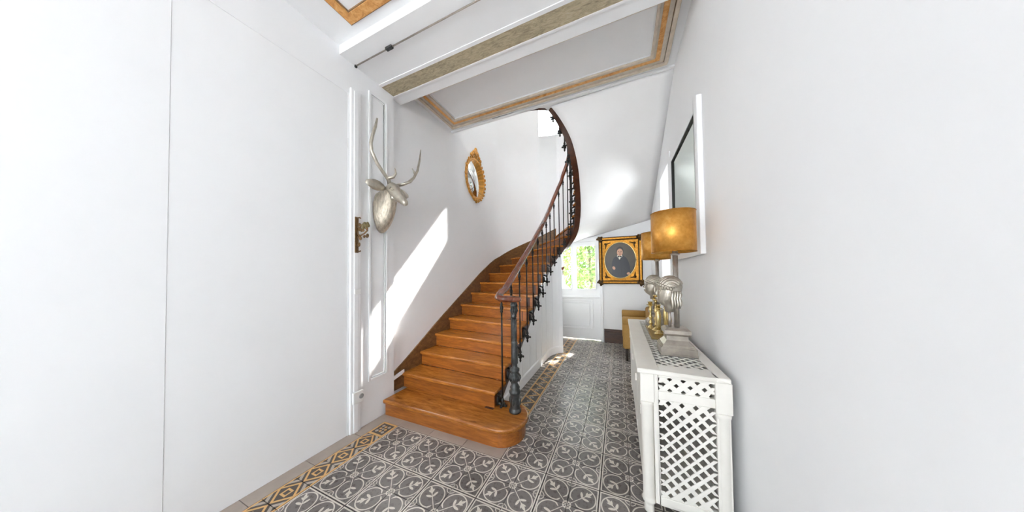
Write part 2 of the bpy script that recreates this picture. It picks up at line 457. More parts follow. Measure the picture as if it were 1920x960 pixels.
# ------------------------------------------------------------------ stair geometry
KI = {1:(.842,.10),2:(.842,.35),3:(.842,.585),4:(.842,.82),5:(.842,1.06),6:(.842,1.30),7:(.842,1.53),8:(.842,1.76),9:(.842,1.99),10:(.842,2.22),11:(.855,2.44),12:(.915,2.61),13:(1.03,2.69),14:(1.15,2.65),15:(1.235,2.56),16:(1.28,2.45),17:(1.31,2.34),18:(1.325,2.22),19:(1.335,2.08),20:(1.34,1.93),21:(1.325,1.79),22:(1.29,1.66),23:(1.22,1.545),24:(1.12,1.45),25:(.98,1.375),26:(.8,1.335),27:(.55,1.322),28:(.2,1.32)}
KO = {1:(-.30,.06),2:(-.334,.37),3:(-.334,.646),4:(-.334,.915),5:(-.334,1.205),6:(-.334,1.50),7:(-.334,1.79),8:(-.334,2.08),9:(-.334,2.41),9.6:(-.334,2.64),10:(-.314,2.83),10.5:(-.268,3.00),11:(-.195,3.16),11.5:(-.095,3.31),12:(.028,3.44),12.5:(.17,3.55),13:(.326,3.63),14:(.66,3.715),14.6:(.884,3.732),15:(1.16,3.732),16:(1.86,3.732),16.96:(2.522,3.732),17:(2.522,3.70),18:(2.522,3.36),19:(2.522,3.02),20:(2.522,2.68),21:(2.522,2.34),22:(2.522,2.0),23:(2.522,1.66),24:(2.522,1.316)}
def crom(D, s):
    ks = sorted(D); s = max(ks[0], min(ks[-1], s))
    i = max(j for j, k in enumerate(ks) if k <= s); i = min(i, len(ks)-2)
    t = (s-ks[i])/(ks[i+1]-ks[i])
    p = [Vector(D[ks[max(0, min(len(ks)-1, i+d))]]) for d in (-1, 0, 1, 2)]
    return .5*((2*p[1])+(p[2]-p[0])*t+(2*p[0]-5*p[1]+4*p[2]-p[3])*t*t+(3*p[1]-p[0]-3*p[2]+p[3])*t**3)
def inner(s): return crom(KI, s)
def inner_n(s):
    d = (inner(s+.05)-inner(s-.05)); d.normalize(); return Vector((-d.y, d.x))     # away from the well
def outer(s):
    ks = sorted(KO); s = max(1, min(24, s)); i = min(max(j for j, k in enumerate(ks) if k <= s), len(ks)-2)
    t = (s-ks[i])/(ks[i+1]-ks[i]); return Vector(KO[ks[i]]).lerp(Vector(KO[ks[i+1]]), t)

stair = thing('staircase', 'curved oak staircase with black iron balusters and mahogany handrail winding upward', 'staircase', (.3, .2, 0))
# first step with rounded end
def step1(off):
    P = [(-.285+off*.3, .058+off)]
    for i in range(17):
        a = -PI/2+PI*i/16
        P.append((.965+(.222-off)*math.cos(a), .30+(.235-off)*math.sin(a)))
    P += [(-.285+off*.3, .50)]
    return P
MB().prism(step1(0), H-.038, H).build('tread', M['wood'], stair, bevel=.012)
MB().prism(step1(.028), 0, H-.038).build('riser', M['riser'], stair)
for k in range(2, 24):
    Ii, Oo = inner(k), outer(k); d = (Oo-Ii).normalized(); fw = Vector((d.y, -d.x))      # towards lower steps
    nx = inner(k-.5)-inner(k+.5)
    if fw.dot(nx) < 0: fw = -fw
    ov = .022
    P = [Ii-d*ov+fw*.028, Oo+fw*.028]
    P += [outer(k+i/4) for i in range(1, 5)]
    if k == 16: P.insert(-1, Vector((2.522, 3.732)))
    d2 = (outer(k+1)-inner(k+1)).normalized()
    P += [inner(k+1)-d2*ov]+[inner(k+i/4)-d*ov for i in (3, 2, 1)]
    MB().prism([tuple(p) for p in P], k*H-.034, k*H).build('tread', M['wood'], stair, bevel=.010)
    Q = [Ii, Oo, Oo-fw*.02, Ii-fw*.02]
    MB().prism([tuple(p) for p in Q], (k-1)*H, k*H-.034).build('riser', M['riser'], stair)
# cut stringer on the well side
st = MB(); N = 6
s0, s1 = 1.9, 27.5
cnt = int(round((s1-s0)*N))
for i in range(cnt):
    a, b_ = s0+(s1-s0)*i/cnt, s0+(s1-s0)*(i+1)/cnt
    top = (math.floor((a+b_)/2)*H if (a+b_)/2 < 24 else 24*H)-.034
    def zb(s): return max(H+.004, min(s, 24)*H-.27)
    q = []
    for s in (a, b_):
        n = inner_n(s); p = inner(s); q.append((p, p+n*(.09 if s < 24 else .05)))
    za, zbb = zb(a), zb(b_)
    st.hexa([(*q[0][0], za), (*q[1][0], zbb), (*q[1][1], zbb), (*q[0][1], za)],
            [(*q[0][0], top), (*q[1][0], top), (*q[1][1], top), (*q[0][1], top)])
st.build('stringer', M['dark_wood'], stair)
# plastered soffit under the turning flight
sf = MB(); NS, NR = 60, 10; vs = []; vs2 = []
for i in range(NS+1):
    s = 11.6+(24-11.6)*i/NS; p = inner(s)+inner_n(s)*.085; o = outer(s); z = s*H-.27
    for j in range(NR+1):
        q = p.lerp(o, j/NR); vs.append((q.x, q.y, z))
fs = [(i*(NR+1)+j, (i+1)*(NR+1)+j, (i+1)*(NR+1)+j+1, i*(NR+1)+j+1) for i in range(NS) for j in range(NR)]
sf.add(vs, fs, True)
so = sf.build('soffit', M['soffit'], stair)
sm = so.modifiers.new('thick', 'SOLIDIFY'); sm.thickness = .02; sm.offset = 0
# skirting board up the wall side
sk = MB(); a0, a1 = 1.55, 14.0; n_ = 60; W = []
def wall_n(s):
    d = outer(s+.05)-outer(s-.05); d.normalize(); return Vector((-d.y, d.x))
for i in range(n_):
    qa = []
    for s in (a0+(a1-a0)*i/n_, a0+(a1-a0)*(i+1)/n_):
        p = outer(s)
        if s < 2: p = Vector((-.334, .37-(2-s)*.31))
        n = wall_n(max(2.1, s)); up = .10+.008*min(s, 11)
        qa.append((p-n*.006, p+n*.02, max(H+.002, s*H-.2), s*H+up))
    A, B = qa
    sk.hexa([(*A[0], A[2]), (*B[0], B[2]), (*B[1], B[2]), (*A[1], A[2])], [(*A[0], A[3]), (*B[0], B[3]), (*B[1], B[3]), (*A[1], A[3])])
sk.build('skirt_board', M['skirt'], stair)
tl = MB(); tl.hexa([(-.316,.215,.285),(-.316,.365,.318),(-.334,.365,.318),(-.334,.215,.285)],[(-.316,.215,.325),(-.316,.365,.355),(-.334,.365,.355),(-.334,.215,.325)])
tl.build('white_strip', M['paint'], stair)['label'] = 'white painted strip across the skirt board'

# handrail
RD = {1:.88,2:.86,3:.84,6:.82,9:.82,10:.84,11:.89,12:.97,13:1.03,14:1.05,15:1.05,16:1.02,17:.97,18:.92,28:.92}
def rd(s):
    ks = sorted(RD); i = min(max(j for j, k in enumerate(ks) if k <= s), len(ks)-2); t = (s-ks[i])/(ks[i+1]-ks[i]); return RD[ks[i]]*(1-t)+RD[ks[i+1]]*t
WELL = .055
def rail_pt(s):
    p = inner(s)-inner_n(s)*WELL; return Vector((p.x, p.y, min(s, 24)*H+rd(s)))
rp = [Vector(p) for p in [(1.045,.385,1.190),(1.03,.335,1.193),(.99,.305,1.196),(.945,.298,1.20),(.912,.318,1.208),(.90,.37,1.228),(.898,.43,1.258)]]
rp += [rail_pt(2.6+i*.2) for i in range(int((27.5-2.6)/.2))]
hr = MB().tube(rp, .034, 12, .9, up=(0,0,1)).build('handrail', M['rail'], stair)
hr['label'] = 'polished mahogany handrail curling round above the newel'
MB().lathe([(.0,0),(.058,.002),(.066,.014),(.066,.03),(.05,.046),(.0,.05)], (1.045,.385,1.165), 20).build('handrail_scroll', M['rail'], stair)

# balusters with drop finials
bal_me = None
def baluster(s):
    p = inner(s)-inner_n(s)*WELL; k = math.floor(s+.001)
    z0 = min(k, 24)*H-.15; z1 = min(s, 24)*H+rd(s)-.02
    L = z1-z0
    o = MB().tube([(p.x,p.y,z0),(p.x,p.y,z1)], .0085, 8).build('baluster', M['iron'], stair)
    c = MB().lathe([(.009,-.05),(.016,-.045),(.011,-.03),(.018,-.012),(.018,.004),(.010,.02),(.014,.034),(.009,.042)], (p.x,p.y,z1-.10), 10)
    c.build('collar', M['iron'], o)
    n = inner_n(s)
    f = MB().lathe([(.001,-.075),(.008,-.068),(.013,-.05),(.008,-.036),(.016,-.026),(.022,-.004),(.016,.016),(.010,.024),(.017,.036),(.014,.05),(.009,.066)], (p.x,p.y,z0), 10)
    w = inner(s)+n*.01
    f.tube([(p.x,p.y,z0),(w.x,w.y,z0+.012)], [.012,.016], 8)
    q = p-n*.0
    tdir = (inner(s+.05)-inner(s-.05)).normalized()
    for sg in (-1, 1):
        e = p+tdir*sg*.034
        f.tube([(p.x,p.y,z0-.004),(e.x,e.y,z0-.004)], [.010,.007], 6); f.ball((e.x,e.y,z0-.004), .013, 8, 6)
    e = p-n*.034; f.tube([(p.x,p.y,z0-.004),(e.x,e.y,z0-.004)], [.010,.007], 6); f.ball((e.x,e.y,z0-.004), .013, 8, 6)
    f.build('drop_finial', M['iron'], o)
    # scroll bracket that carries it on the stringer
    br = MB(); 
    A = inner(s)-n*.002
    br.tube([(A.x,A.y,z0+.10),(p.x-n.x*-.01,p.y-n.y*-.01,z0+.085),(p.x,p.y,z0+.06)], [.014,.012,.010], 6)
    br.ball((A.x,A.y,z0+.03), (.022,.022,.05), 8, 6)
    br.build('bracket', M['iron'], o)
for k in range(2, 27): baluster(k+.28)

# newel post
NP = (1.045, .375, H)
prof = [(.052,0),(.056,.006),(.056,.02),(.046,.03),(.046,.045),(.044,.15),(.046,.165),(.053,.175),(.053,.19),(.040,.205),(.046,.225),(.034,.245),(.024,.262),(.030,.275),(.046,.295),(.050,.32),(.040,.345),(.030,.358),(.044,.372),(.044,.392),(.026,.402),(.024,.43),(.032,.445),(.030,.55),(.027,.62),(.030,.63),(.024,.64),(.020,.80),(.019,.86),(.026,.868),(.022,.878),(.028,.90),(.026,.955),(.034,.965),(.034,.985),(.028,.99),(.028,1.01)]
newel = MB().lathe(prof, NP, 20).build('newel_post', M['newel_iron'], stair)
fl = MB()
for i in range(10):
    a = 2*PI*i/10; x, y = NP[0]+.0205*math.cos(a), NP[1]+.0205*math.sin(a)
    fl.tube([(x,y,H+.645),(x,y,H+.855)], .0045, 6)
fl.build('fluting', M['newel_iron'], newel)
lv = MB()
for i in range(8):
    a = 2*PI*i/8; c, s_ = math.cos(a), math.sin(a)
    lv.tube([(NP[0]+.040*c,NP[1]+.040*s_,H+.275),(NP[0]+.053*c,NP[1]+.053*s_,H+.315),(NP[0]+.036*c,NP[1]+.036*s_,H+.35)], [.004,.010,.004], 6)
    lv.tube([(NP[0]+.024*c,NP[1]+.024*s_,H+.89),(NP[0]+.033*c,NP[1]+.033*s_,H+.925),(NP[0]+.027*c,NP[1]+.027*s_,H+.96)], [.003,.008,.004], 6)
    if i % 2 == 0: lv.ball((NP[0]+.046*c,NP[1]+.046*s_,H+.10), (.014,.014,.034), 8, 6)
lv.build('acanthus_leaves', M['newel_iron'], newel)

# ------------------------------------------------------------------ walls
def wall_with_holes(axis, pos, thick, u0, u1, z0, z1, holes):
    """flat wall split round rectangular holes (u0,u1,z0,z1)"""
    m = MB(); us = sorted({u0, u1, *[h[0] for h in holes], *[h[1] for h in holes]}); zs = sorted({z0, z1, *[h[2] for h in holes], *[h[3] for h in holes]})
    for i in range(len(us)-1):
        for j in range(len(zs)-1):
            cu, cz = (us[i]+us[i+1])/2, (zs[j]+zs[j+1])/2
            if any(h[0] < cu < h[1] and h[2] < cz < h[3] for h in holes): continue
            if axis == 'x': m.box((pos, us[i], zs[j]), (pos+thick, us[i+1], zs[j+1]))
            else: m.box((us[i], pos, zs[j]), (us[i+1], pos+thick, zs[j+1]))
    return m
# left wall: hall part, pilaster, stair part with rounded corner
struct(wall_with_holes('x', XL-.26, .26, YF, .21, -.01, 4.1, [(-1.25, -.285, -.01, 3.1)]).build('wall_left', M['plaster']), 'white left wall of the entrance hall with panelled pilaster', 'wall')
WX0, WX1, WZ0, WZ1 = .31, .75, 4.58, 5.33
RC, CXc, CYc = 1.1, .755, 2.63
angs = sorted({*[PI-PI/2*i/20 for i in range(21)], PI-math.acos((CXc-WX0)/RC), PI-math.acos((CXc-WX1)/RC)}, reverse=True)
cw = [(XS, .21)]+[(CXc+RC*math.cos(a), CYc+RC*math.sin(a)) for a in angs]
cwo = [(XS-.2, .21)]+[(CXc+(RC+.2)*math.cos(a), CYc+(RC+.2)*math.sin(a)) for a in angs]
m = MB(); n = len(cw); lev = (-.01, WZ0, WZ1, ZT); vs = []
for P in (cw, cwo):
    for x, y in P: vs += [(x, y, z) for z in lev]
fs = []; o4 = 4*n
for i in range(n-1):
    hole = WX0-.001 < cw[i][0] and cw[i+1][0] < WX1+.001
    for j in range(3):
        if hole and j == 1: continue
        fs.append((4*i+j, 4*i+4+j, 4*i+5+j, 4*i+1+j)); fs.append((o4+4*i+j, o4+4*i+1+j, o4+4*i+5+j, o4+4*i+4+j))
    if hole: fs.append((4*i+1, 4*i+5, o4+4*i+5, o4+4*i+1)); fs.append((4*i+2, 4*i+6, o4+4*i+6, o4+4*i+2))
    fs.append((4*i+3, 4*i+7, o4+4*i+7, o4+4*i+3))
for i in range(n):
    if abs(cw[i][0]-WX0) < .002 or abs(cw[i][0]-WX1) < .002: fs.append((4*i+1, 4*i+2, o4+4*i+2, o4+4*i+1))
m.add(vs, fs, True)
struct(m.build('wall_stair', M['plaster']), 'smooth white wall curving up beside the staircase', 'wall')

DX0, DX1, DZ = .46, 1.60, 2.14
struct(wall_with_holes('y', YB, .2, CXc-.30, XR+.25, -.01, ZT, [(CXc-.30, CXc, 2.3, ZT), (DX0, DX1, -.01, DZ)]).build('wall_back', M['plaster']), 'white back wall behind the portrait and the settee', 'wall')
NY0, NY1, NZ = 1.70, 2.42, 2.80
struct(wall_with_holes('x', XR, .30, YF, YB+.2, -.01, ZT, [(NY0, NY1, -.01, NZ)]).build('wall_right', M['plaster']), 'white right wall behind the console table', 'wall')
struct(wall_with_holes('y', YF-.2, .2, XL-.3, XR+.3, -.01, 4.1, [(.0, 1.8, -.01, 2.9)]).build('wall_front', M['plaster']), 'white entrance wall with an unseen doorway, sized for the daylight, behind the viewer', 'wall')  # unseen wall added; its opening limits daylight on the near walls
# doorway in the right wall; side room behind it added to light the hall
d3 = bpy.data.objects.new('door_3', None); COL.objects.link(d3); d3.location = (XR, 2.06, 0); struct(d3, 'white framed doorway in the right wall beyond the mirror', 'door')
fr = MB()
for y in (NY0, NY1): fr.box((XR-.012, y-.05, 0), (XR, y+.05, NZ+.05))
fr.box((XR-.012, NY0+.05, NZ-.05), (XR, NY1-.05, NZ+.05)); fr.build('door_frame', M['paint'], d3)
SX0, SX1, SY0, SY1 = XR+.30, 4.6, -.4, NY1+.02
sr = MB(); sr.box((SX0, SY1, -.01), (SX1+.1, SY1+.1, 3.1)); sr.box((SX0, SY0-.1, -.01), (SX1+.1, SY0, 3.1)); sr.box((SX0, SY0, 3.0), (SX1+.1, SY1, 3.1))
struct(sr.build('wall_fillroom', M['plaster']), 'white wall of the added side room seen through the doorway', 'wall')
struct(MB().box((SX0-.3, SY0-.1, -.06), (SX1+.1, SY1+.1, -.011)).build('floor_fillroom', M['plain_tile']), 'pale floor of the added side room', 'floor')
struct(wall_with_holes('x', SX1, .1, SY0, SY1, -.01, 3.0, [(SY0+.2, 1.5, .95, 2.25)]).build('window_fill', M['paint']), 'unseen window wall of the side room added to light the hall', 'window')  # out of view, added to send daylight through the doorway
MB().box((SX1+.04, SY0+.2, .95), (SX1+.045, 1.5, 2.25)).build('pane', M['glass'], bpy.data.objects['window_fill'])
# wall under the stair, following the stringer
us = MB(); pts = [(.80, .52)]+[tuple(inner(s)+inner_n(s)*.045) for s in [4+.4*i for i in range(23)]]
ss = [2.75]+[4+.4*i for i in range(23)]
for i in range(len(pts)-1):
    A, B = Vector(pts[i]), Vector(pts[i+1]); d = (B-A).normalized(); n_ = Vector((-d.y, d.x))*.07
    za, zb_ = ss[i]*H-.20, ss[i+1]*H-.20
    us.hexa([(*A, -.01), (*B, -.01), (*(B+n_), -.01), (*(A+n_), -.01)], [(*A, za), (*B, zb_), (*(B+n_), zb_), (*(A+n_), za)])
e = Vector(pts[-1]); ze = ss[-1]*H-.2
us.hexa([(e.x-.07, e.y, -.01), (e.x, e.y, -.01), (.62, YB, -.01), (.54, YB, -.01)], [(e.x-.07, e.y, ze), (e.x, e.y, ze), (.62, YB, 1.97), (.54, YB, 1.97)])
struct(us.build('wall_understair', M['plaster']), 'white boarded wall closing in the space under the staircase', 'wall')
bs = MB()
for i in range(len(pts)-1):
    A, B = Vector(pts[i]), Vector(pts[i+1]); d = (B-A).normalized(); n_ = Vector((d.y, -d.x))*.014
    bs.hexa([(*A, 0), (*B, 0), (*(B+n_), 0), (*(A+n_), 0)], [(*A, .13), (*B, .13), (*(B+n_), .115), (*(A+n_), .115)])
struct(bs.build('baseboard_understair', M['paint']), 'white skirting along the foot of the wall under the stairs', 'baseboard')
bj = MB()
for i in (2, 5, 8, 11, 14, 17, 20):
    A = Vector(pts[i]); n_ = Vector((inner_n(ss[i]).x, inner_n(ss[i]).y))
    bj.box((A.x-.001, A.y-.004, .13), (A.x+.004, A.y+.004, ss[i]*H-.22))
struct(bj.build('trim_1', M['paint']), 'thin vertical beads on the boarded wall under the stairs', 'trim')
# stairwell upper ceiling with an unseen fill skylight, walls of the upper floor
uc = MB()
hx0, hx1, hy0, hy1 = 1.0, 2.1, .9, 1.5
uc.box((XS-.25, .1, ZT), (hx0, YB+.2, ZT+.1)); uc.box((hx1, .1, ZT), (XR+.3, YB+.2, ZT+.1)); uc.box((hx0, .1, ZT), (hx1, hy0, ZT+.1)); uc.box((hx0, hy1, ZT), (hx1, YB+.2, ZT+.1))
struct(uc.build('ceiling_stairwell', M['plaster']), 'white ceiling high over the stairwell', 'ceiling')
struct(MB().box((XS-.25, .0, 3.9), (XR+.3, .1, ZT+.1)).build('wall_upper', M['plaster']), 'white upper floor wall above the hall beam', 'wall')
sk_ = struct(MB().box((hx0, hy0, ZT+.06), (hx1, hy1, ZT+.066)).build('window_3', M['glass']), 'unseen skylight pane in the stairwell ceiling, sized to brighten the stairs', 'window')
# ceilings
edge = [(XS-.1, .345), (XR+.1, .345), (XR+.1, 1.316)]+[(1.12, 1.45)]+[tuple(inner(s)+inner_n(s)*.045) for s in (24.4, 25, 25.5, 26, 26.5, 27, 27.5)]+[(.2, 1.318), (XS-.1, 1.318)]
struct(MB().prism(edge, ZC, 24*H).build('ceiling', M['plaster']), 'white hall ceiling beyond the beam framed by gold moulding', 'ceiling')
struct(MB().box((XL-.1, YF, ZF), (XR+.1, -.36, ZF+.25)).build('ceiling_entrance', M['plaster']), 'white entrance ceiling in front of the wide beam', 'ceiling')
beam = MB().box((XL-.1, -.36, ZB), (XR+.1, .345, 4.0))
tb = struct(beam.build('trim_2', M['plaster']), 'wide white ceiling beam with marbled strip along its underside', 'beam')
MB().box((XL+.003, .06, ZB-.006), (XR, .205, ZB)).build('marble_strip', M['marble'], tb)['label'] = 'brown veined faux marble strip on the beam underside'
q = MB(); q.box((XL, .028, ZB-.006), (XR, .06, ZB)); q.box((XL, .205, ZB-.008), (XR, .225, ZB)); q.build('bead', M['paint'], tb)
# hall ceiling moulding
def frame_loop(mb, x0, x1, y0, y1, w, z0, z1, open_front=False):
    mb.box((x0, y1-w, z0), (x1, y1, z1)); mb.box((x0, y0, z0), (x0+w, y1-w, z1)); mb.box((x1-w, y0, z0), (x1, y1-w, z1))
    mb.box((x0+w, y0, z0), (x1-w, y0+w, z1))
tr = bpy.data.objects.new('trim_3', None); COL.objects.link(tr); tr.location = (1.1, .9, ZC); struct(tr, 'gold and beige moulding framing the hall ceiling by the stairwell', 'moulding')
x0, x1, y0, y1 = -.271, 2.441, .36, 1.225
def lane(name, o, w, drop, mat):
    mm = MB(); frame_loop(mm, x0+o, x1-o, y0+o, y1-o, w, ZC-drop, ZC-.0005); mm.build(name, mat, tr, bevel=.004 if drop > .02 else 0)
lane('outer_bead', 0, .034, .030, M['beige']); lane('brown_line', .034, .008, .012, M['brown_line']); lane('outer_flat', .042, .036, .022, M['greige'])
lane('gold_band', .078, .045, .018, M['band']); lane('inner_flat', .123, .022, .024, M['greige']); lane('inner_bead', .145, .022, .032, M['beige']); lane('inner_line', .167, .008, .012, M['paint'])
lane2 = struct(MB().box((XS, 1.285, ZC-.02), (XR, 1.318, ZC)).build('trim_4', M['paint']), 'white bead along the ceiling edge over the stairs', 'trim')
tr2 = bpy.data.objects.new('trim_5', None); COL.objects.link(tr2); tr2.location = (1., -1.2, ZF); struct(tr2, 'orange marbled moulding on the entrance ceiling, top left', 'moulding')
x0, x1, y0, y1 = -.02, 2.3, -2.9, -.435
def lane_f(name, o, w, drop, mat):
    mm = MB(); frame_loop(mm, x0+o, x1-o, y0+o, y1-o, w, ZF-drop, ZF-.0005); mm.build(name, mat, tr2)
lane_f('outer_line', 0, .007, .012, M['brown_line']); lane_f('gold_band', .007, .068, .016, M['band']); lane_f('inner_line', .075, .006, .012, M['brown_line'])
# curtain rod under the beam
rod = thing('curtain_rod', 'thin dark metal curtain rod fixed under the white beam', 'rod', (.4, -.235, ZB))
MB().tube([(-.27, -.232, ZB-.018), (XR-.1, -.24, ZB-.018)], .006, 8).build('pole', M['pewter'], rod)
q = MB(); q.lathe([(.001,0),(.012,.002),(.012,.018),(.001,.02)], (-.27,-.232,ZB-.032), 10); q.build('end_cap', M['black'], rod)
for x in (.17, 1.2, 2.2):
    q = MB().box((x-.035, -.25, ZB-.03), (x+.035, -.222, ZB-.012)); q.box((x-.012, -.24, ZB-.016), (x+.012, -.23, ZB)); q.build('rod_clip', M['newel_iron'], rod)

# pilaster panel and door casing on the left wall
tp = bpy.data.objects.new('trim_6', None); COL.objects.link(tp); tp.location = (XL, .02, 0); struct(tp, 'white raised panel moulding on the pilaster by the stairs', 'moulding')
def panel_frame(name, x, ya, yb, za, zb, w, d, mat, parent):
    mm = MB(); mm.box((x, ya, za), (x+d, ya+w, zb)); mm.box((x, yb-w, za), (x+d, yb, zb)); mm.box((x, ya+w, za), (x+d, yb-w, za+w)); mm.box((x, ya+w, zb-w), (x+d, yb-w, zb)); return mm.build(name, mat, parent, bevel=.004)
panel_frame('outer_moulding', XL, -.088, .125, .40, 3.26, .022, .014, M['paint'], tp)
panel_frame('inner_moulding', XL, -.060, .097, .428, 3.232, .010, .008, M['paint'], tp)
tq = struct(MB().box((XL, -.272, 0), (XL+.022, -.172, 3.16)).build('trim_7', M['paint'], bevel=.006), 'white door casing at the left edge beside the pilaster', 'trim')
MB().box((XL+.022, -.245, 0), (XL+.030, -.20, 3.14)).build('casing_bead', M['paint'], tq, bevel=.004)
# plug box and latch
pg = thing('wall_socket', 'white plastic socket box low on the left door casing', 'socket', (XL+.03, -.215, .31))
MB().box((XL+.030, -.265, .268), (XL+.056, -.17, .372)).build('box', M['plug'], pg, bevel=.005)
MB().lathe([(.001,0),(.022,0),(.022,.003),(.016,.004),(.001,.004)], (0,0,0), 16).build('socket_face', M['socket'], pg)
o = pg.children[-1]; o.matrix_parent_inverse = Matrix(); o.rotation_euler = (0, PI/2, 0); o.location = (.026, .022, .012)
tag(MB().box((XL+.030, -.25, 1.255), (XL+.05, -.19, 1.30)).build('latch_plate', M['plug'], bevel=.004), 'small white latch plate on the left door casing', 'latch')
# door at far left
d1 = struct(MB().box((XL-.05, -1.249, .002), (XL-.0015, -.287, 3.099)).build('door_1', M['paint']), 'tall white door at the left edge of the hall', 'door')
for z in (.55, 1.797, 2.638): MB().lathe([(.001,-.05),(.007,-.045),(.007,.045),(.001,.05)], (XL-.006, -.284, z), 8).build('hinge', M['plug'], d1)

# ------------------------------------------------------------------ back door with glazed panes
d2 = bpy.data.objects.new('door_2', None); COL.objects.link(d2); d2.location = (1.03, YB+.06, 0); struct(d2, 'white half glazed garden door in the back wall', 'door')
YD = YB+.05
PX = [(.56, .976), (1.08, 1.485)]; PZ = (1.09, 2.02)
lf = MB()
for xa, xb in ((DX0+.03, .56), (.976, 1.08), (1.485, DX1-.03)): lf.box((xa, YD, .02), (xb, YD+.045, DZ-.03))
for xa, xb in PX: lf.box((xa, YD, .02), (xb, YD+.045, PZ[0])); lf.box((xa, YD, PZ[1]), (xb, YD+.045, DZ-.03))
lf.build('leaf', M['paint'], d2)
fr = MB(); fr.box((DX0-.05, YB-.02, 0), (DX0+.03, YB+.12, DZ)); fr.box((DX1-.03, YB-.02, 0), (DX1+.025, YB+.12, DZ)); fr.box((DX0-.05, YB-.02, DZ-.03), (DX1+.025, YB+.12, DZ+.05)); fr.build('frame', M['paint'], d2, bevel=.006)
for xa, xb in PX:
    pn = MB().box((xa, YD+.018, PZ[0]), (xb, YD+.022, PZ[1])).build('pane', M['glass'], d2)
    q = MB(); w = .018
    q.box((xa-.012, YD-.014, PZ[0]-.012), (xa+w-.012, YD, PZ[1]+.012)); q.box((xb-w+.012, YD-.014, PZ[0]-.012), (xb+.012, YD, PZ[1]+.012)); q.box((xa, YD-.014, PZ[0]-.012), (xb, YD, PZ[0]+w-.012)); q.box((xa, YD-.014, PZ[1]-w+.012), (xb, YD, PZ[1]+.012)); q.build('glazing_bead', M['paint'], pn)
def pf(name, xa, xb, za, zb, w, d, parent):
    mm = MB(); y = YD; mm.box((xa, y-d, za), (xa+w, y, zb)); mm.box((xb-w, y-d, za), (xb, y, zb)); mm.box((xa+w, y-d, za), (xb-w, y, za+w)); mm.box((xa+w, y-d, zb-w), (xb-w, y, zb)); return mm.build(name, M['paint'], parent, bevel=.004)
pf('lower_panel', .62, 1.42, .225, .86, .03, .014, d2); pf('lower_panel_bead', .69, 1.35, .295, .79, .014, .008, d2)
MB().box((DX0+.03, YD-.02, .90), (DX1-.03, YD, .935)).build('lock_rail_bead', M['paint'], d2, bevel=.004)
# upper stair window
w1 = bpy.data.objects.new('window_1', None); COL.objects.link(w1); w1.location = (.52, YB+.08, WZ0); struct(w1, 'bright window high in the stairwell seen under the landing rail', 'window')
wy0, wy1 = CYc+math.sqrt(RC*RC-(CXc-WX0)**2)+.10, YB+.10
dv = Vector((WX1-WX0, wy1-wy0)).normalized(); nv = Vector((-dv.y, dv.x))
def wbox(u0, u1, z0, z1, d0, d1):
    A = [Vector((WX0, wy0))+dv*u+nv*d for u, d in ((u0, d0), (u1, d0), (u1, d1), (u0, d1))]
    return [(*p, z0) for p in A], [(*p, z1) for p in A]
WW = (Vector((WX1-WX0, wy1-wy0))).length
q = MB()
for u0, u1, z0, z1 in ((0, .022, WZ0, WZ1), (WW-.022, WW, WZ0, WZ1), (.022, WW-.022, WZ0, WZ0+.022), (.022, WW-.022, WZ1-.022, WZ1)): q.hexa(*wbox(u0, u1, z0, z1, 0, .03))
q.build('window_frame', M['paint'], w1)
MB().hexa(*wbox(.02, WW-.02, WZ0+.02, WZ1-.02, .012, .016)).build('pane', M['glass'], w1)
# dark baseboard on the back wall
bb = struct(MB().box((1.635, YB-.022, 0), (XR, YB, .20)).build('baseboard_back', M['baseboard']), 'dark brown wooden baseboard along the back wall', 'baseboard')
MB().box((1.635, YB-.034, .20), (XR, YB, .235)).build('cap', M['baseboard'], bb, bevel=.008); MB().box((1.635, YB-.018, .235), (XR, YB, .275)).build('upper_board', M['baseboard'], bb)
MB().box((1.635, YB-.03, 0), (XR, YB-.022, .10)).build('plinth', M['baseboard'], bb, bevel=.004)

# ------------------------------------------------------------------ silver deer head on the pilaster
deer = thing('deer_head', 'silver carved deer head with long antlers mounted on the white pilaster', 'sculpture', (XL, .03, 1.83))
def ring(c, ax, ay, rx, ry, n=14):
    return [Vector(c)+Vector(ax)*(rx*math.cos(2*PI*i/n))+Vector(ay)*(ry*math.sin(2*PI*i/n)) for i in range(n)]
Yv = (0, 1, 0)
def dring(x, y, z, tx, tz, ry, rh):     # ring across direction (tx,tz) in the x-z plane
    d = Vector((tx, 0, tz)).normalized(); up = Vector((-d.z, 0, d.x))
    return ring((x, y, z), Yv, up, ry, rh)
Yd = .045
neck = [dring(-.298, Yd-.012, 2.055, 1, .0, .088, .225), dring(-.27, Yd-.012, 2.065, 1, .12, .092, .22), dring(-.235, Yd-.008, 2.095, 1, .3, .090, .20), dring(-.20, Yd-.004, 2.145, 1, .5, .082, .165), dring(-.17, Yd, 2.20, 1, .65, .072, .128), dring(-.14, Yd, 2.245, 1, .6, .062, .098), dring(-.11, Yd, 2.265, 1, .3, .05, .07)]
hd = [dring(-.175, Yd, 2.30, 1, -.25, .02, .02), dring(-.165, Yd, 2.295, 1, -.25, .048, .052), dring(-.13, Yd, 2.285, 1, -.3, .060, .072), dring(-.085, Yd, 2.255, 1, -.45, .058, .072), dring(-.045, Yd, 2.215, 1, -.55, .046, .058), dring(-.005, Yd, 2.175, 1, -.6, .036, .044), dring(.03, Yd, 2.145, 1, -.6, .031, .036), dring(.052, Yd, 2.125, 1, -.6, .028, .030), dring(.066, Yd, 2.114, 1, -.6, .016, .016)]
nk = MB().loft(neck).build('neck', M['silver_fur'], deer)
hb = MB().loft(hd); hb.ball((-.105, Yd, 2.20), (.05, .045, .045)); hb.build('head', M['silver'], deer)
sbv = nk.modifiers.new('s', 'SUBSURF'); sbv.levels = sbv.render_levels = 1
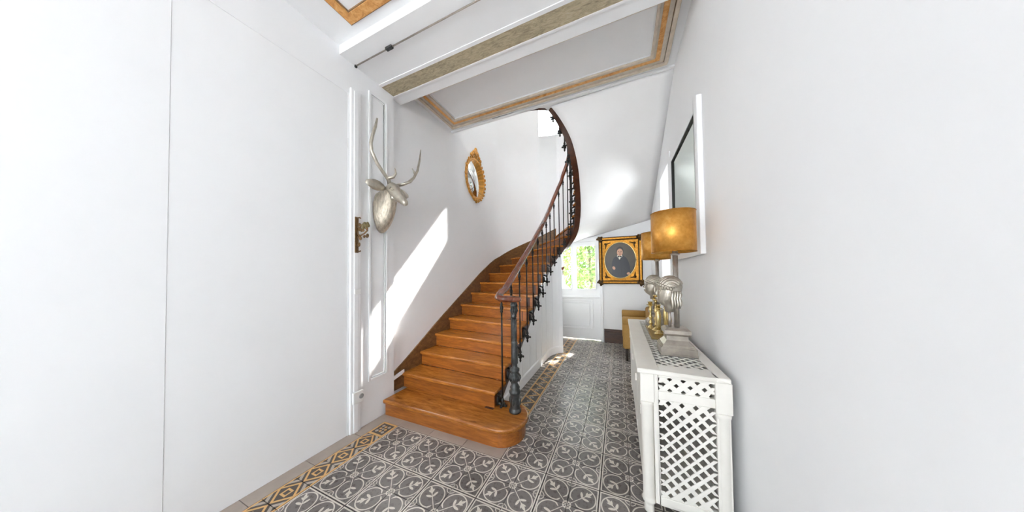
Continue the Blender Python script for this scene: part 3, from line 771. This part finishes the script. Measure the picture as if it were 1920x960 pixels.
for sy in (-1, 1):
    e = MB(); c0 = Vector((-.165, Yd+sy*.05, 2.285))
    tip = Vector((-.175, Yd+sy*.245, 2.295)); rr = []
    for t in (0, .15, .35, .6, .85, 1):
        w = .010+.042*math.sin(PI*min(.98, t*.9+.05)); p = c0.lerp(tip, t)+Vector((0, 0, -.02*t*(1-t)*4*0))
        rr.append(ring(p, (1, 0, .25), (0, -.2*sy, 1), w*.45, w))
    e.loft(rr).build('ear', M['silver'], deer)
    ey = MB().ball((-.068, Yd+sy*.058, 2.262), (.014, .008, .011)).build('eye', M['silver'], deer)
    br = MB().tube([(-.10, Yd+sy*.055, 2.272), (-.07, Yd+sy*.064, 2.285), (-.045, Yd+sy*.054, 2.258)], [.004, .008, .004], 6).build('brow', M['silver'], deer)
    MB().ball((.058, Yd+sy*.014, 2.128), (.009, .007, .007), 8, 6).build('nostril', M['gold_dark'], deer)
antl = MB().tube([(-.14,.03,2.33),(-.135,.005,2.375),(-.125,-.05,2.41),(-.12,-.13,2.48),(-.12,-.185,2.57),(-.12,-.192,2.64),(-.12,-.172,2.73),(-.12,-.145,2.82),(-.12,-.128,2.905)], [.022,.018,.016,.0155,.015,.015,.0145,.013,.008], 9)
antl.tube([(-.13,-.01,2.38),(-.09,.03,2.40),(-.075,.045,2.44),(-.08,.035,2.49)], [.016,.013,.010,.004], 8)
antl.build('antler', M['silver'], deer)
antr = MB().tube([(-.14,.07,2.325),(-.135,.10,2.345),(-.125,.17,2.375),(-.12,.25,2.43),(-.12,.32,2.50),(-.12,.375,2.60),(-.12,.405,2.72),(-.12,.427,2.865)], [.02,.017,.0155,.015,.0145,.013,.011,.004], 9)
antr.tube([(-.12,.345,2.53),(-.12,.325,2.57),(-.12,.297,2.60)], [.012,.010,.004], 7)
antr.tube([(-.13,.12,2.355),(-.075,.16,2.375),(-.045,.20,2.40),(-.04,.24,2.44)], [.013,.012,.010,.004], 7)
antr.build('antler', M['silver'], deer)

# ------------------------------------------------------------------ wrought bracket with rose on the door casing
wb = thing('wall_bracket', 'rusty bronze wall bracket with scrolls and a rose beside the deer head', 'bracket', (XL+.03, -.225, 1.63))
xb = XL+.03
MB().box((xb, -.243, 1.635), (xb+.014, -.212, 1.965)).build('back_plate', M['bracket'], wb, bevel=.003)
for z, dz in ((1.955, -.008), (1.645, .008)):
    MB().tube([(xb+.012, -.228, z), (xb+.05, -.225, z), (xb+.055, -.222, z+dz)], .006, 6).build('hook', M['bracket'], wb)
def spiral(mb, c, r, turns, a0, rad, n=18, sg=1):
    P = []
    for i in range(n+1):
        t = i/n; a = a0+sg*t*turns*2*PI; rr = r*(1-.75*t); P.append((c[0]+rr*math.cos(a), c[1], c[2]+rr*math.sin(a)))
    mb.tube(P, [rad*(1-.3*i/n) for i in range(n+1)], 6)
q = MB(); yb = -.226
q.tube([(xb+.012, yb, 1.835), (xb+.03, yb, 1.80), (xb+.06, yb, 1.79), (xb+.11, yb, 1.805), (xb+.155, yb, 1.83)], .006, 6)
q.tube([(xb+.012, yb, 1.755), (xb+.03, yb, 1.785), (xb+.06, yb, 1.79)], .006, 6)
q.build('arm', M['bracket'], wb)
for c, r, a in (((xb+.045, yb, 1.885), .026, PI), ((xb+.05, yb, 1.845), .018, 0), ((xb+.06, yb, 1.765), .018, PI/2), ((xb+.035, yb, 1.712), .022, PI), ((xb+.11, yb, 1.775), .012, 0), ((xb+.15, yb, 1.785), .02, PI)):
    q = MB(); spiral(q, c, r, 1.3, a, .006); q.ball(c, r*.35, 8, 6); q.build('scroll', M['bracket'], wb)
q = MB(); rc = Vector((xb+.125, yb, 1.875))
q.ball(rc, (.020, .020, .022), 10, 8)
for i in range(6):
    a = 2*PI*i/6; q.ball(rc+Vector((.02*math.cos(a), .014*math.sin(a+1), .02*math.sin(a))), (.018, .012, .018), 8, 6)
q.build('rose', M['rose'], wb)
for dx, dz in ((.095, 1.835), (.145, 1.845), (.075, 1.835)): MB().ball((xb+dx, yb, dz), (.016, .008, .014), 8, 6).build('leaf', M['bracket'], wb)

# ------------------------------------------------------------------ oval gilt mirror on the stair wall
om = thing('oval_mirror', 'small oval mirror in a carved gilt frame high on the stair wall', 'mirror', (XS, 1.955, 2.70))
MC = Vector((XS, 1.955, 3.105)); ra, rb_ = .285, .345
def oring(a, b, x, n=48): return [(XS+x, MC.y+a*math.cos(2*PI*i/n), MC.z+b*math.sin(2*PI*i/n)) for i in range(n)]
q = MB(); q.loft([oring(ra+.03, rb_+.03, .0), oring(ra+.03, rb_+.03, .010), oring(ra+.005, rb_+.005, .018), oring(ra-.02, rb_-.02, .017), oring(ra-.028, rb_-.028, .012), oring(ra-.028, rb_-.028, 0)], caps=False); q.build('frame', M['gilt'], om)
q = MB(); q.loft([oring(ra-.027, rb_-.027, .006), oring(ra-.027, rb_-.027, .013)]); q.build('mirror_glass', M['mirror'], om)
rnd = random.Random(3)
for i in range(30):
    a = 2*PI*i/30; cy, cz = MC.y+(ra+.032)*math.cos(a), MC.z+(rb_+.032)*math.sin(a)
    q = MB(); rr = .018+.008*(i % 2)
    q.ball((XS+.016, cy, cz), (.010, rr*1.25, rr), 8, 6, Matrix.Rotation(a+PI/2+.5*(-1)**i, 3, 'X'))
    q.ball((XS+.020, cy+.014*math.cos(a+1), cz+.014*math.sin(a+1)), (.008, rr*.6, rr*.6), 8, 6)
    q.build('carved_leaf', M['gilt'], om)
q = MB()
for dy, dz, r in ((0, .475, .055), (-.06, .45, .036), (.06, .45, .036), (0, .42, .04), (-.10, .41, .034), (.10, .41, .034), (0, .52, .034), (-.145, .375, .03), (.145, .375, .03)): q.ball((XS+.02, MC.y+dy, MC.z+dz), (.016, r*1.25, r*.9), 10, 8)
for sg in (-1, 1):
    P = [(XS+.028, MC.y+sg*(.03+.035*math.cos(t)), MC.z+.45+.035*math.sin(t)) for t in [i*.5 for i in range(11)]]; q.tube(P, .009, 6)
q.build('crest', M['gilt'], om)
q = MB()
for dy, dz, r in ((0, -.385, .034), (-.06, -.375, .03), (.06, -.375, .03), (0, -.41, .02)): q.ball((XS+.018, MC.y+dy, MC.z+dz), (.014, r*1.2, r), 8, 6)
q.build('lower_crest', M['gilt'], om)

# ------------------------------------------------------------------ portrait
po = thing('framed_portrait', 'oil portrait of a person in a dark suit, in a gilt frame', 'painting', (1.96, YB, 1.2))
PXc, PZc = 1.962, 1.683; hw, hh = .405, .482; yb = YB-.005
def pbox(x0, x1, z0, z1, y0, y1): return MB().box((PXc+x0, yb-y1, PZc+z0), (PXc+x1, yb-y0, PZc+z1))
q = MB()
def side(mb, w0, w1, d0, d1):   # mitred frame lane from inset w0 to w1, depth d0 at outer, d1 at inner
    A = [(-hw+w0, -hh+w0), (hw-w0, -hh+w0), (hw-w0, hh-w0), (-hw+w0, hh-w0)]; B = [(-hw+w1, -hh+w1), (hw-w1, -hh+w1), (hw-w1, hh-w1), (-hw+w1, hh-w1)]
    for i in range(4):
        j = (i+1) % 4; a0, a1, b0, b1 = A[i], A[j], B[i], B[j]
        mb.hexa([(PXc+a0[0], yb, PZc+a0[1]), (PXc+a1[0], yb, PZc+a1[1]), (PXc+b1[0], yb, PZc+b1[1]), (PXc+b0[0], yb, PZc+b0[1])], [(PXc+a0[0], yb-d0, PZc+a0[1]), (PXc+a1[0], yb-d0, PZc+a1[1]), (PXc+b1[0], yb-d1, PZc+b1[1]), (PXc+b0[0], yb-d1, PZc+b0[1])])
m1 = MB(); side(m1, 0, .022, .03, .05); m1.build('outer_frame', M['gold_dark'], po)
m1 = MB(); side(m1, .022, .05, .06, .055); m1.build('frame_ridge', M['gold'], po)
m1 = MB(); side(m1, .05, .075, .045, .03); m1.build('inner_frame', M['gold_dark'], po)
# spandrel with oval opening
n = 64; outer_l = []; inner_l = []
for i in range(n):
    a = 2*PI*i/n; c, s_ = math.cos(a), math.sin(a); k = min((hw-.072)/max(1e-6, abs(c)), (hh-.072)/max(1e-6, abs(s_)))
    outer_l.append((PXc+c*k, yb-.03, PZc+s_*k)); inner_l.append((PXc+.292*c, yb-.022, PZc+.365*s_))
q = MB(); q.add(outer_l+inner_l, [(i, (i+1) % n, n+(i+1) % n, n+i) for i in range(n)]); q.build('spandrel', M['gold'], po)
P = [(PXc+.292*math.cos(2*PI*i/n), yb-.026, PZc+.365*math.sin(2*PI*i/n)) for i in range(n+1)]
q = MB().tube(P, .010, 8); q.build('oval_rim', M['brass'], po)
cv = MB(); cv.add([(.285*math.cos(2*PI*i/n), 0, .358*math.sin(2*PI*i/n)) for i in range(n)], [tuple(range(n))]); cv.extrude([(.285*math.cos(2*PI*i/n), .002, .358*math.sin(2*PI*i/n)) for i in range(n)], (0, .006, 0))
canvas = cv.build('canvas', M['portrait']); canvas.parent = po; canvas.location = (PXc-1.96, yb-.016-YB, PZc-1.2)
for sx in (-1, 1):
    for sz in (-1, 1):
        q = MB(); cx, cz = PXc+sx*(hw-.035), PZc+sz*(hh-.035)
        q.ball((cx, yb-.045, cz), (.05, .03, .05), 10, 8)
        for dx, dz in ((.03, .03), (-.03, .03), (.03, -.03), (-.055, 0), (0, -.055)): q.ball((cx-sx*abs(dx)*0+dx*1, yb-.05, cz+dz), (.024, .024, .024), 8, 6)
        q.build('corner_ornament', M['gold_dark'], po)
        q = MB(); cx, cz = PXc+sx*.255, PZc+sz*.325
        q.tube([(cx-sx*.08, yb-.036, cz+sz*.035), (cx, yb-.04, cz+sz*.01), (cx+sx*.02, yb-.036, cz-sz*.09)], [.006, .02, .006], 6); q.ball((cx+sx*.01, yb-.038, cz+sz*.01), (.028, .012, .028), 8, 6)
        q.build('spandrel_leaf', M['gold_dark'], po)

# ------------------------------------------------------------------ console with lattice panels
cx0, cx1, cy0, cy1, ct = 2.045, 2.475, -.05, 1.66, .85
con = thing('console_table', 'white painted console cabinet with diamond lattice end panel and lattice top', 'console', (2.26, .8, 0))
q = MB(); bw = .10
q.box((cx0-.015, cy0-.015, ct-.028), (cx0+bw, cy1+.015, ct)); q.box((cx1-bw+.04, cy0-.015, ct-.028), (cx1, cy1+.015, ct))
q.box((cx0+bw, cy0-.015, ct-.028), (cx1-bw+.04, cy0+.10, ct)); q.box((cx0+bw, cy1-.09, ct-.028), (cx1-bw+.04, cy1+.015, ct))
q.build('top_frame', M['console'], con, bevel=.006)
def lattice(u0, u1, v0, v1, sp, w, fn, name, parent, th=.005):
    """diagonal slats in two directions clipped to a rectangle; fn maps (u,v,depth) to a point"""
    for sg in (1, -1):
        lo = (u0-v1) if sg == 1 else (u0+v0); hi = (u1-v0) if sg == 1 else (u1+v1)
        c = lo+sp/2
        while c < hi:
            # line u - sg*v = c  ->  u = c + sg*v
            va, vb = v0, v1
            if sg == 1: va = max(va, u0-c); vb = min(vb, u1-c)
            else: va = max(va, c-u1); vb = min(vb, c-u0)
            if vb-va > w*.4:
                ua, ub = c+sg*va, c+sg*vb; hwid = w/2*1.414
                P = [(ua-hwid, va), (ua+hwid, va), (ub+hwid, vb), (ub-hwid, vb)]
                P = [(min(u1, max(u0, a)), b_) for a, b_ in P]
                d0 = 0 if sg == 1 else .0012
                lo4 = [fn(a, b_, d0) for a, b_ in P]; hi4 = [fn(a, b_, d0+th) for a, b_ in P]
                MB().hexa(lo4, hi4).build(name, M['console'], parent)
            c += sp
SP = .066
lt = bpy.data.objects.new('lattice_top', MB().box((cx0+bw-.006, cy0+.094, ct-.030), (cx0+bw, cy1-.084, ct-.001)).mesh('lattice_top', M['console'])); COL.objects.link(lt); lt.parent = con; lt.matrix_parent_inverse = parent_inv(con)
lattice(cx0+bw, cx1-bw+.04, cy0+.10, cy1-.09, .062, .020, lambda u, v, d: (u, v, ct-.004-d*.6), 'lattice_slat', lt)
ye = cy0+.005
ep = MB(); pxa, pxb = cx0+.095, cx1-.06
ep.box((cx0+.07, ye, .07), (pxa, ye+.03, ct-.03)); ep.box((pxb, ye, .07), (cx1, ye+.03, ct-.03))
ep.box((pxa, ye, .07), (pxb, ye+.03, .115)); ep.box((pxa, ye, .675), (pxb, ye+.03, .725)); ep.box((pxa, ye, ct-.045), (pxb, ye+.03, ct-.03))
epo = ep.build('end_panel', M['console'], con, bevel=.004)
lattice(pxa, pxb, .115, .675, SP, .0275, lambda u, v, d: (u, ye+.006+d, v), 'lattice_slat', epo)
lattice(pxa, pxb, .725, ct-.045, SP, .0275, lambda u, v, d: (u, ye+.006+d, v), 'lattice_slat', epo)
bd = MB(); bd.box((cx0+.03, cy0+.05, .08), (cx0+.05, cy1-.03, ct-.03)); bd.box((cx1-.02, cy0+.03, .08), (cx1, cy1-.03, ct-.03)); bd.box((cx0+.05, cy1-.04, .08), (cx1-.02, cy1-.02, ct-.03)); bd.box((cx0+.05, cy0+.04, .08), (cx1-.02, cy1-.04, .10))
bd.build('body', M['console'], con)
for (x, y) in ((cx0+.038, cy0+.03), (cx0+.038, cy1-.03), (cx1-.03, cy0+.03), (cx1-.03, cy1-.03)):
    lg = MB().lathe([(.024,0),(.028,.004),(.026,.04),(.026,.055),(.036,.062),(.037,.075),(.031,.084),(.032,.10),(.034,.62),(.038,.63),(.040,.645),(.034,.655)], (x, y, 0), 18)
    lo_ = lg.build('leg', M['console'], con)
    MB().box((x-.037, y-.037, .655), (x+.037, y+.037, ct-.028)).build('leg_block', M['console'], lo_, bevel=.005)
for j in range(3):
    y0_, y1_ = cy0+.08+j*.53, cy0+.08+j*.53+.51
    dd = MB().box((cx0+.014, y0_, .10), (cx0+.03, y1_, .66)).build('cabinet_door', M['console'], con, bevel=.004)
    MB().box((cx0+.008, y0_+.01, .16), (cx0+.014, y0_+.022, .21)).build('hinge', M['console'], dd); MB().box((cx0+.004, y0_+.01, .53), (cx0+.014, y0_+.022, .59)).build('hinge', M['console'], dd)
    dr = MB().box((cx0+.014, y0_, .675), (cx0+.03, y1_, .81)).build('drawer', M['console'], con, bevel=.004)
    MB().ball((cx0+.008, (y0_+y1_)/2, .74), (.012, .012, .012), 10, 6).build('knob', M['console'], dr)

# ------------------------------------------------------------------ lamps with classical heads
def lamp(x, y, label):
    L = thing('table_lamp', label, 'lamp', (x, y, ct))
    z = ct
    bs = MB()
    def sq(h0, h1, a0, a1): bs.hexa([(x-a0,y-a0,z+h0),(x+a0,y-a0,z+h0),(x+a0,y+a0,z+h0),(x-a0,y+a0,z+h0)], [(x-a1,y-a1,z+h1),(x+a1,y-a1,z+h1),(x+a1,y+a1,z+h1),(x-a1,y+a1,z+h1)])
    sq(.0, .012, .108, .108); sq(.012, .05, .105, .105); sq(.05, .058, .098, .098); sq(.058, .066, .092, .092); sq(.066, .095, .088, .064); sq(.095, .125, .064, .064); sq(.125, .14, .064, .076); sq(.14, .165, .078, .078); sq(.165, .178, .078, .06)
    bs.build('plinth', M['pewter'], L)
    pl = MB().tube([(x+.01, y, z+.17), (x+.01, y, z+.76)], .017, 12).build('pole', M['pewter'], L)
    MB().tube([(x+.012, y-.012, z+.17), (x+.012, y-.012, z+.70)], .008, 8).build('pole_edge', M['pewter'], pl)
    MB().lathe([(.016,.0),(.028,.006),(.028,.014),(.012,.024),(.010,.06),(.001,.062)], (x+.01, y, z+.69), 12).build('shade_collar', M['silver'], L)
    # head in profile, facing the corridor (-X)
    hx, hz = x-.045, z+.42
    hb = MB(); prof = []
    # cross-sections along z: (z, x front, x back, half width)
    rows = [(-.135,-.018,.040,.026),(-.10,-.018,.044,.032),(-.075,-.05,.046,.036),(-.062,-.064,.05,.044),(-.045,-.066,.062,.052),(-.025,-.062,.076,.058),(.0,-.066,.086,.063),(.02,-.060,.092,.066),(.045,-.066,.096,.068),(.07,-.062,.094,.066),(.095,-.046,.084,.056),(.115,-.02,.066,.040),(.127,.01,.04,.018)]
    rings = []
    for zz, xf, xbk, w in rows:
        cxm, rx = (xf+xbk)/2, (xbk-xf)/2; rings.append([(hx+cxm+rx*math.cos(2*PI*i/16), y+w*math.sin(2*PI*i/16), hz+zz) for i in range(16)])
    hb.loft(rings)
    hb.loft([[(hx-.060+a*.4, y+b_*.35, hz+.03) for a, b_ in ((0,.02),(-.012,0),(0,-.02),(.02,0))], [(hx-.066+a, y+b_*.7, hz-.008) for a, b_ in ((0,.016),(-.02,0),(0,-.016),(.02,0))], [(hx-.062+a*.4, y+b_*.6, hz-.020) for a, b_ in ((0,.016),(-.012,0),(0,-.016),(.02,0))]], smooth=True)
    hb.tube([(hx-.062, y+.018, hz-.037), (hx-.071, y, hz-.036), (hx-.062, y-.018, hz-.037)], [.004, .007, .004], 6)
    hb.tube([(hx-.058, y+.02, hz-.048), (hx-.068, y, hz-.047), (hx-.058, y-.02, hz-.048)], [.004, .007, .004], 6)
    for sy in (-1, 1):
        hb.tube([(hx-.062, y+sy*.012, hz+.034), (hx-.052, y+sy*.035, hz+.040), (hx-.03, y+sy*.056, hz+.030)], [.004, .007, .004], 6); hb.ball((hx-.05, y+sy*.03, hz+.018), (.010, .012, .008), 8, 6)
    hd = hb.build('head', M['silver'], L)
    hair = MB(); hc = Vector((hx+.018, y, hz+.030)); HR = (.082, .070, .092)
    def hp(th, ps, k=1.0): return (hc.x-HR[0]*math.cos(th)*math.cos(ps)*k, hc.y+HR[1]*math.sin(ps)*k, hc.z+HR[2]*math.sin(th)*math.cos(ps)*k)
    for j in range(-6, 7):      # strands swept back from the brow
        ps = j*.225
        hair.tube([hp(.42+(2.75-.42)*i/12, ps) for i in range(13)], [.004]+[.0068]*11+[.004], 6)
    for j in range(-7, 8):      # wreath of curls round the face
        ps = j*.215; hair.ball(hp(.40, ps, 1.02), .0125, 8, 6)
        if abs(j) > 2: hair.ball(hp(.12, ps, 1.0), .0105, 8, 6)
    for sg in (-1, 1):          # ringlets falling behind the ear
        for k in range(4):
            P = [(hx+.022+.016*k+.003*math.sin(2.2*t), y+sg*(.060-.005*k), hz+.015-.024*t) for t in range(6)]; hair.tube(P, [.009, .011, .009, .011, .009, .004], 6)
    hair.build('hair', M['silver'], hd)
    MB().tube([(hx+.012, y, z+.17), (hx+.012, y, hz-.12)], .010, 8).build('stem', M['pewter'], L)
    # drum shade
    zs0, zs1, r = 1.565, 1.85, .138
    n = 48; sh = MB(); R = []
    for rr, zz in ((r, zs0), (r, zs1), (r-.004, zs1), (r-.004, zs0)): R.append([(x+rr*math.cos(2*PI*i/n), y+rr*math.sin(2*PI*i/n), zz) for i in range(n)])
    R.append(R[0]); sh.loft(R, caps=False); so_ = sh.build('lamp_shade', M['shade'], L)
    for zz in (zs0, zs1): MB().tube([(x+r*math.cos(2*PI*i/n), y+r*math.sin(2*PI*i/n), zz) for i in range(n+1)], .0028, 6).build('shade_rim', M['gold'], so_)
    sp = MB()
    for i in range(3):
        a = 2*PI*i/3; sp.tube([(x+.01, y, zs0+.04), (x+(r-.004)*math.cos(a), y+(r-.004)*math.sin(a), zs0+.04)], .003, 6)
    sp.build('shade_spider', M['silver'], L)
    MB().lathe([(.001,0),(.006,.002),(.006,.01),(.010,.018),(.001,.03)], (x, y, zs1+.005), 10).build('finial', M['silver'], L)
    MB().tube([(x, y, z+.74), (x, y, zs1+.008)], .005, 6).build('harp', M['silver'], L)
    MB().ball((x, y, 1.70), (.03, .03, .045), 10, 8).build('bulb', M['plug'], L)
lamp(2.305, .37, 'gold drum shade lamp with silver classical head, nearer on the white console')
lamp(2.31, 1.34, 'gold drum shade lamp with silver classical head, beside the framed portrait')

# ------------------------------------------------------------------ brass tray and candlesticks
tr_ = thing('brass_tray', 'flat rectangular brass tray under the candlesticks on the console', 'tray', (2.28, .97, ct))
q = MB().box((2.19, .69, ct+.001), (2.37, 1.21, ct+.008)); q.build('base', M['tray'], tr_)
q = MB(); q.box((2.184, .684, ct+.004), (2.196, 1.216, ct+.018)); q.box((2.364, .684, ct+.004), (2.376, 1.216, ct+.018)); q.box((2.196, .684, ct+.004), (2.364, .696, ct+.018)); q.box((2.196, 1.204, ct+.004), (2.364, 1.216, ct+.018)); q.build('rim', M['tray'], tr_, bevel=.002)
def candle(x, y, hgt, k, label):
    c = thing('candlestick', label, 'candlestick', (x, y, ct+.008), 'brass candlesticks on the tray')
    z = ct+.008; s = hgt
    base = MB().lathe([(.036,0),(.037,.006),(.030,.012),(.020,.022),(.012,.034),(.010,.04)], (x, y, z), 18 if k else 8, sq=not k).build('foot', M['brass'], c)
    if k == 0: pr = [(.010,.04),(.016,.05),(.018,.07),(.022,.12),(.024,.17),(.020,s*.74),(.014,s*.80),(.022,s*.82),(.014,s*.845)]
    elif k == 1: pr = [(.010,.04),(.020,.055),(.012,.07),(.010,.09),(.018,.11),(.020,.12),(.010,.135),(.009,.17),(.018,.19),(.012,.205),(.010,s*.80),(.018,s*.83),(.012,s*.85)]
    else: pr = [(.010,.04),(.014,.06),(.016,.10),(.020,s*.5),(.016,s*.7),(.010,s*.76),(.018,s*.79),(.012,s*.82)]
    MB().lathe(pr, (x, y, z), 16).build('stem', M['brass'], c)
    MB().lathe([(.012,s*.82),(.016,s*.85),(.034,s*.875),(.036,s*.885),(.022,s*.89)], (x, y, z), 18).build('drip_pan', M['brass'], c)
    MB().lathe([(.018,s*.885),(.019,s*.97),(.024,s*.98),(.024,s),(.016,s),(.015,s*.9),(.001,s*.9)], (x, y, z), 16).build('socket', M['brass'], c)
candle(2.262, .875, .27, 0, 'short thick brass candlestick at the front of the tray')
candle(2.262, 1.03, .345, 1, 'tallest brass candlestick, just behind the short thick one')
candle(2.225, 1.12, .27, 1, 'brass candlestick at the left far corner of the tray')
candle(2.335, .99, .295, 2, 'slim brass candlestick left of the near silver head')
candle(2.345, .86, .265, 2, 'brass candlestick half hidden behind the near lamp')

# ------------------------------------------------------------------ mustard settee
se = thing('settee', 'mustard velvet settee with rolled arms against the right wall', 'settee', (2.25, 3.1, 0))
sx0, sx1, sy0, sy1 = 1.985, 2.50, 2.64, 3.58
MB().box((sx0+.01, sy0+.03, .20), (sx1, sy1-.03, .40)).build('seat_base', M['mustard'], se, bevel=.02)
MB().box((sx0+.0, sy0+.14, .40), (sx1-.12, sy1-.14, .50)).build('seat_cushion', M['mustard'], se, bevel=.03)
MB().box((sx1-.13, sy0+.10, .40), (sx1-.01, sy1-.10, .80)).build('backrest', M['mustard'], se, bevel=.04)
for ya in (sy0, sy1-.15):
    a = MB().box((sx0, ya, .20), (sx1-.01, ya+.15, .60)).build('arm', M['mustard'], se, bevel=.02)
    q = MB(); R = []
    for x in (sx0-.012, sx0, sx1-.03, sx1-.02):
        rr = .06 if x in (sx0-.012, sx1-.02) else .082
        R.append([(x, ya+.07+rr*1.05*math.cos(2*PI*i/20), .635+rr*.95*math.sin(2*PI*i/20)) for i in range(20)])
    q.loft(R).build('arm_roll', M['mustard'], a)
    MB().tube([(sx0-.004, ya+.004, .22), (sx0-.004, ya+.004, .60)], .006, 6).build('piping', M['mustard'], a)
for x in (sx0+.05, sx1-.06):
    for y in (sy0+.05, sy1-.05):
        MB().tube([(x, y, .205), (x, y, .0)], [.024, .015], 10).build('leg', M['leg_wood'], se)

# ------------------------------------------------------------------ large mirror on the right wall
wm = thing('wall_mirror', 'large white framed mirror above the console on the right wall', 'mirror', (XR, .95, 1.55))
y0, y1, z0, z1 = .45, 1.52, 1.55, 2.72; w = .085
q = MB()
for a, b_ in (((XR-.035, y0, z0), (XR, y0+w, z1)), ((XR-.035, y1-w, z0), (XR, y1, z1)), ((XR-.035, y0+w, z0), (XR, y1-w, z0+w)), ((XR-.035, y0+w, z1-w), (XR, y1-w, z1))): q.box(a, b_)
q.build('frame', M['paint'], wm, bevel=.006)
q = MB(); v = w; t_ = .014
for a, b_ in (((XR-.03, y0+v, z0+v), (XR, y0+v+t_, z1-v)), ((XR-.03, y1-v-t_, z0+v), (XR, y1-v, z1-v)), ((XR-.03, y0+v+t_, z0+v), (XR, y1-v-t_, z0+v+t_)), ((XR-.03, y0+v+t_, z1-v-t_), (XR, y1-v-t_, z1-v))): q.box(a, b_)
q.build('inner_edge', M['black'], wm)
MB().box((XR-.018, y0+v+t_, z0+v+t_), (XR-.012, y1-v-t_, z1-v-t_)).build('mirror_glass', M['mirror_old'], wm)

# ------------------------------------------------------------------ small rust ornament by the garden door
og = thing('hanging_ornament', 'small rust red ornament on a dark stem at the edge of the stair wall', 'ornament', (.985, 2.72, 1.45))
e_ = Vector(pts[-1])
ox, oy = e_.x+.012, e_.y+.01
q = MB(); q.ball((ox, oy, 1.515), (.026, .02, .022), 10, 8); q.ball((ox+.014, oy, 1.535), (.016, .014, .02), 8, 6); q.ball((ox-.014, oy, 1.53), (.014, .014, .016), 8, 6); q.build('bloom', M['rust'], og)
q = MB().tube([(ox, oy, 1.50), (ox+.004, oy, 1.45), (ox+.006, oy, 1.39)], [.008, .007, .005], 6); q.build('stem', M['black'], og)

# ------------------------------------------------------------------ garden outside the back door
struct(MB().box((-40, -50, -.4), (40, 40, -.14)).build('ground', M['ground']), 'pale gravel ground of the garden outside', 'ground')  # spread past the garden and kept pale to bounce daylight indoors
def tree(x, y, h_, r, nl, label, low=.3):
    t_ = thing('garden_tree', label, 'tree', (x, y, -.14))
    MB().tube([(x, y, -.16), (x+.05, y, h_*.4), (x-.04, y+.05, h_*.8)], [.09, .07, .03], 8).build('trunk', M['bark'], t_)
    f_ = MB(); rg = random.Random(int(x*100+y*10))
    for i in range(nl):
        while True:
            p = Vector((rg.uniform(-1, 1), rg.uniform(-1, 1), rg.uniform(-1, 1)))
            if .25 < p.length < 1: break
        c = Vector((x+p.x*r, y+p.y*r, low+(h_-low)*(.5+.5*p.z))); s = rg.uniform(.05, .10)
        a = Vector((rg.gauss(0, 1), rg.gauss(0, 1), rg.gauss(0, 1))).normalized(); b_ = a.orthogonal().normalized()
        f_.add([c-a*s, c+b_*s*.5, c+a*s, c-b_*s*.5], [(0, 1, 2, 3)])
    f_.build('foliage', M['leaf'], t_, kind='stuff')
tree(.95, 7.6, 3.6, 1.0, 4200, 'sunlit leafy green tree outside the right glass pane')
tree(2.3, 6.3, 5.6, 1.35, 5200, 'tall leafy tree added out of view to shade the garden door', 2.7)  # unseen tree, added to block sun at the garden door
tree(1.8, 10.5, 3.2, 1.3, 2200, 'yellow green tree further out in the garden', .2)
tree(-.6, 7.4, 1.3, .7, 1200, 'low green shrub outside the left glass pane', .0)
hs = thing('neighbour_house', 'pale house with pink brick corner far out in the garden', 'house', (-4, 14, -.14))
MB().box((-9, 14, -.16), (-1.6, 20, 5.2)).build('wall', M['house'], hs); MB().box((-1.65, 13.93, -.16), (-1.15, 14.4, 5.2)).build('corner_pier', M['pink'], hs)
MB().extrude([(-9.3, 13.7, 5.2), (-1.2, 13.7, 5.2), (-5.2, 13.7, 7.6)], (0, 6.6, 0)).build('roof', M['roof'], hs)
for x in (-7.5, -4.2): 
    wv = MB().box((x, 13.96, 1.2), (x+1.1, 14.02, 2.8)).build('window', M['shutter'], hs); MB().box((x+.52, 13.93, 1.2), (x+.58, 13.96, 2.8)).build('mullion', M['paint'], wv)
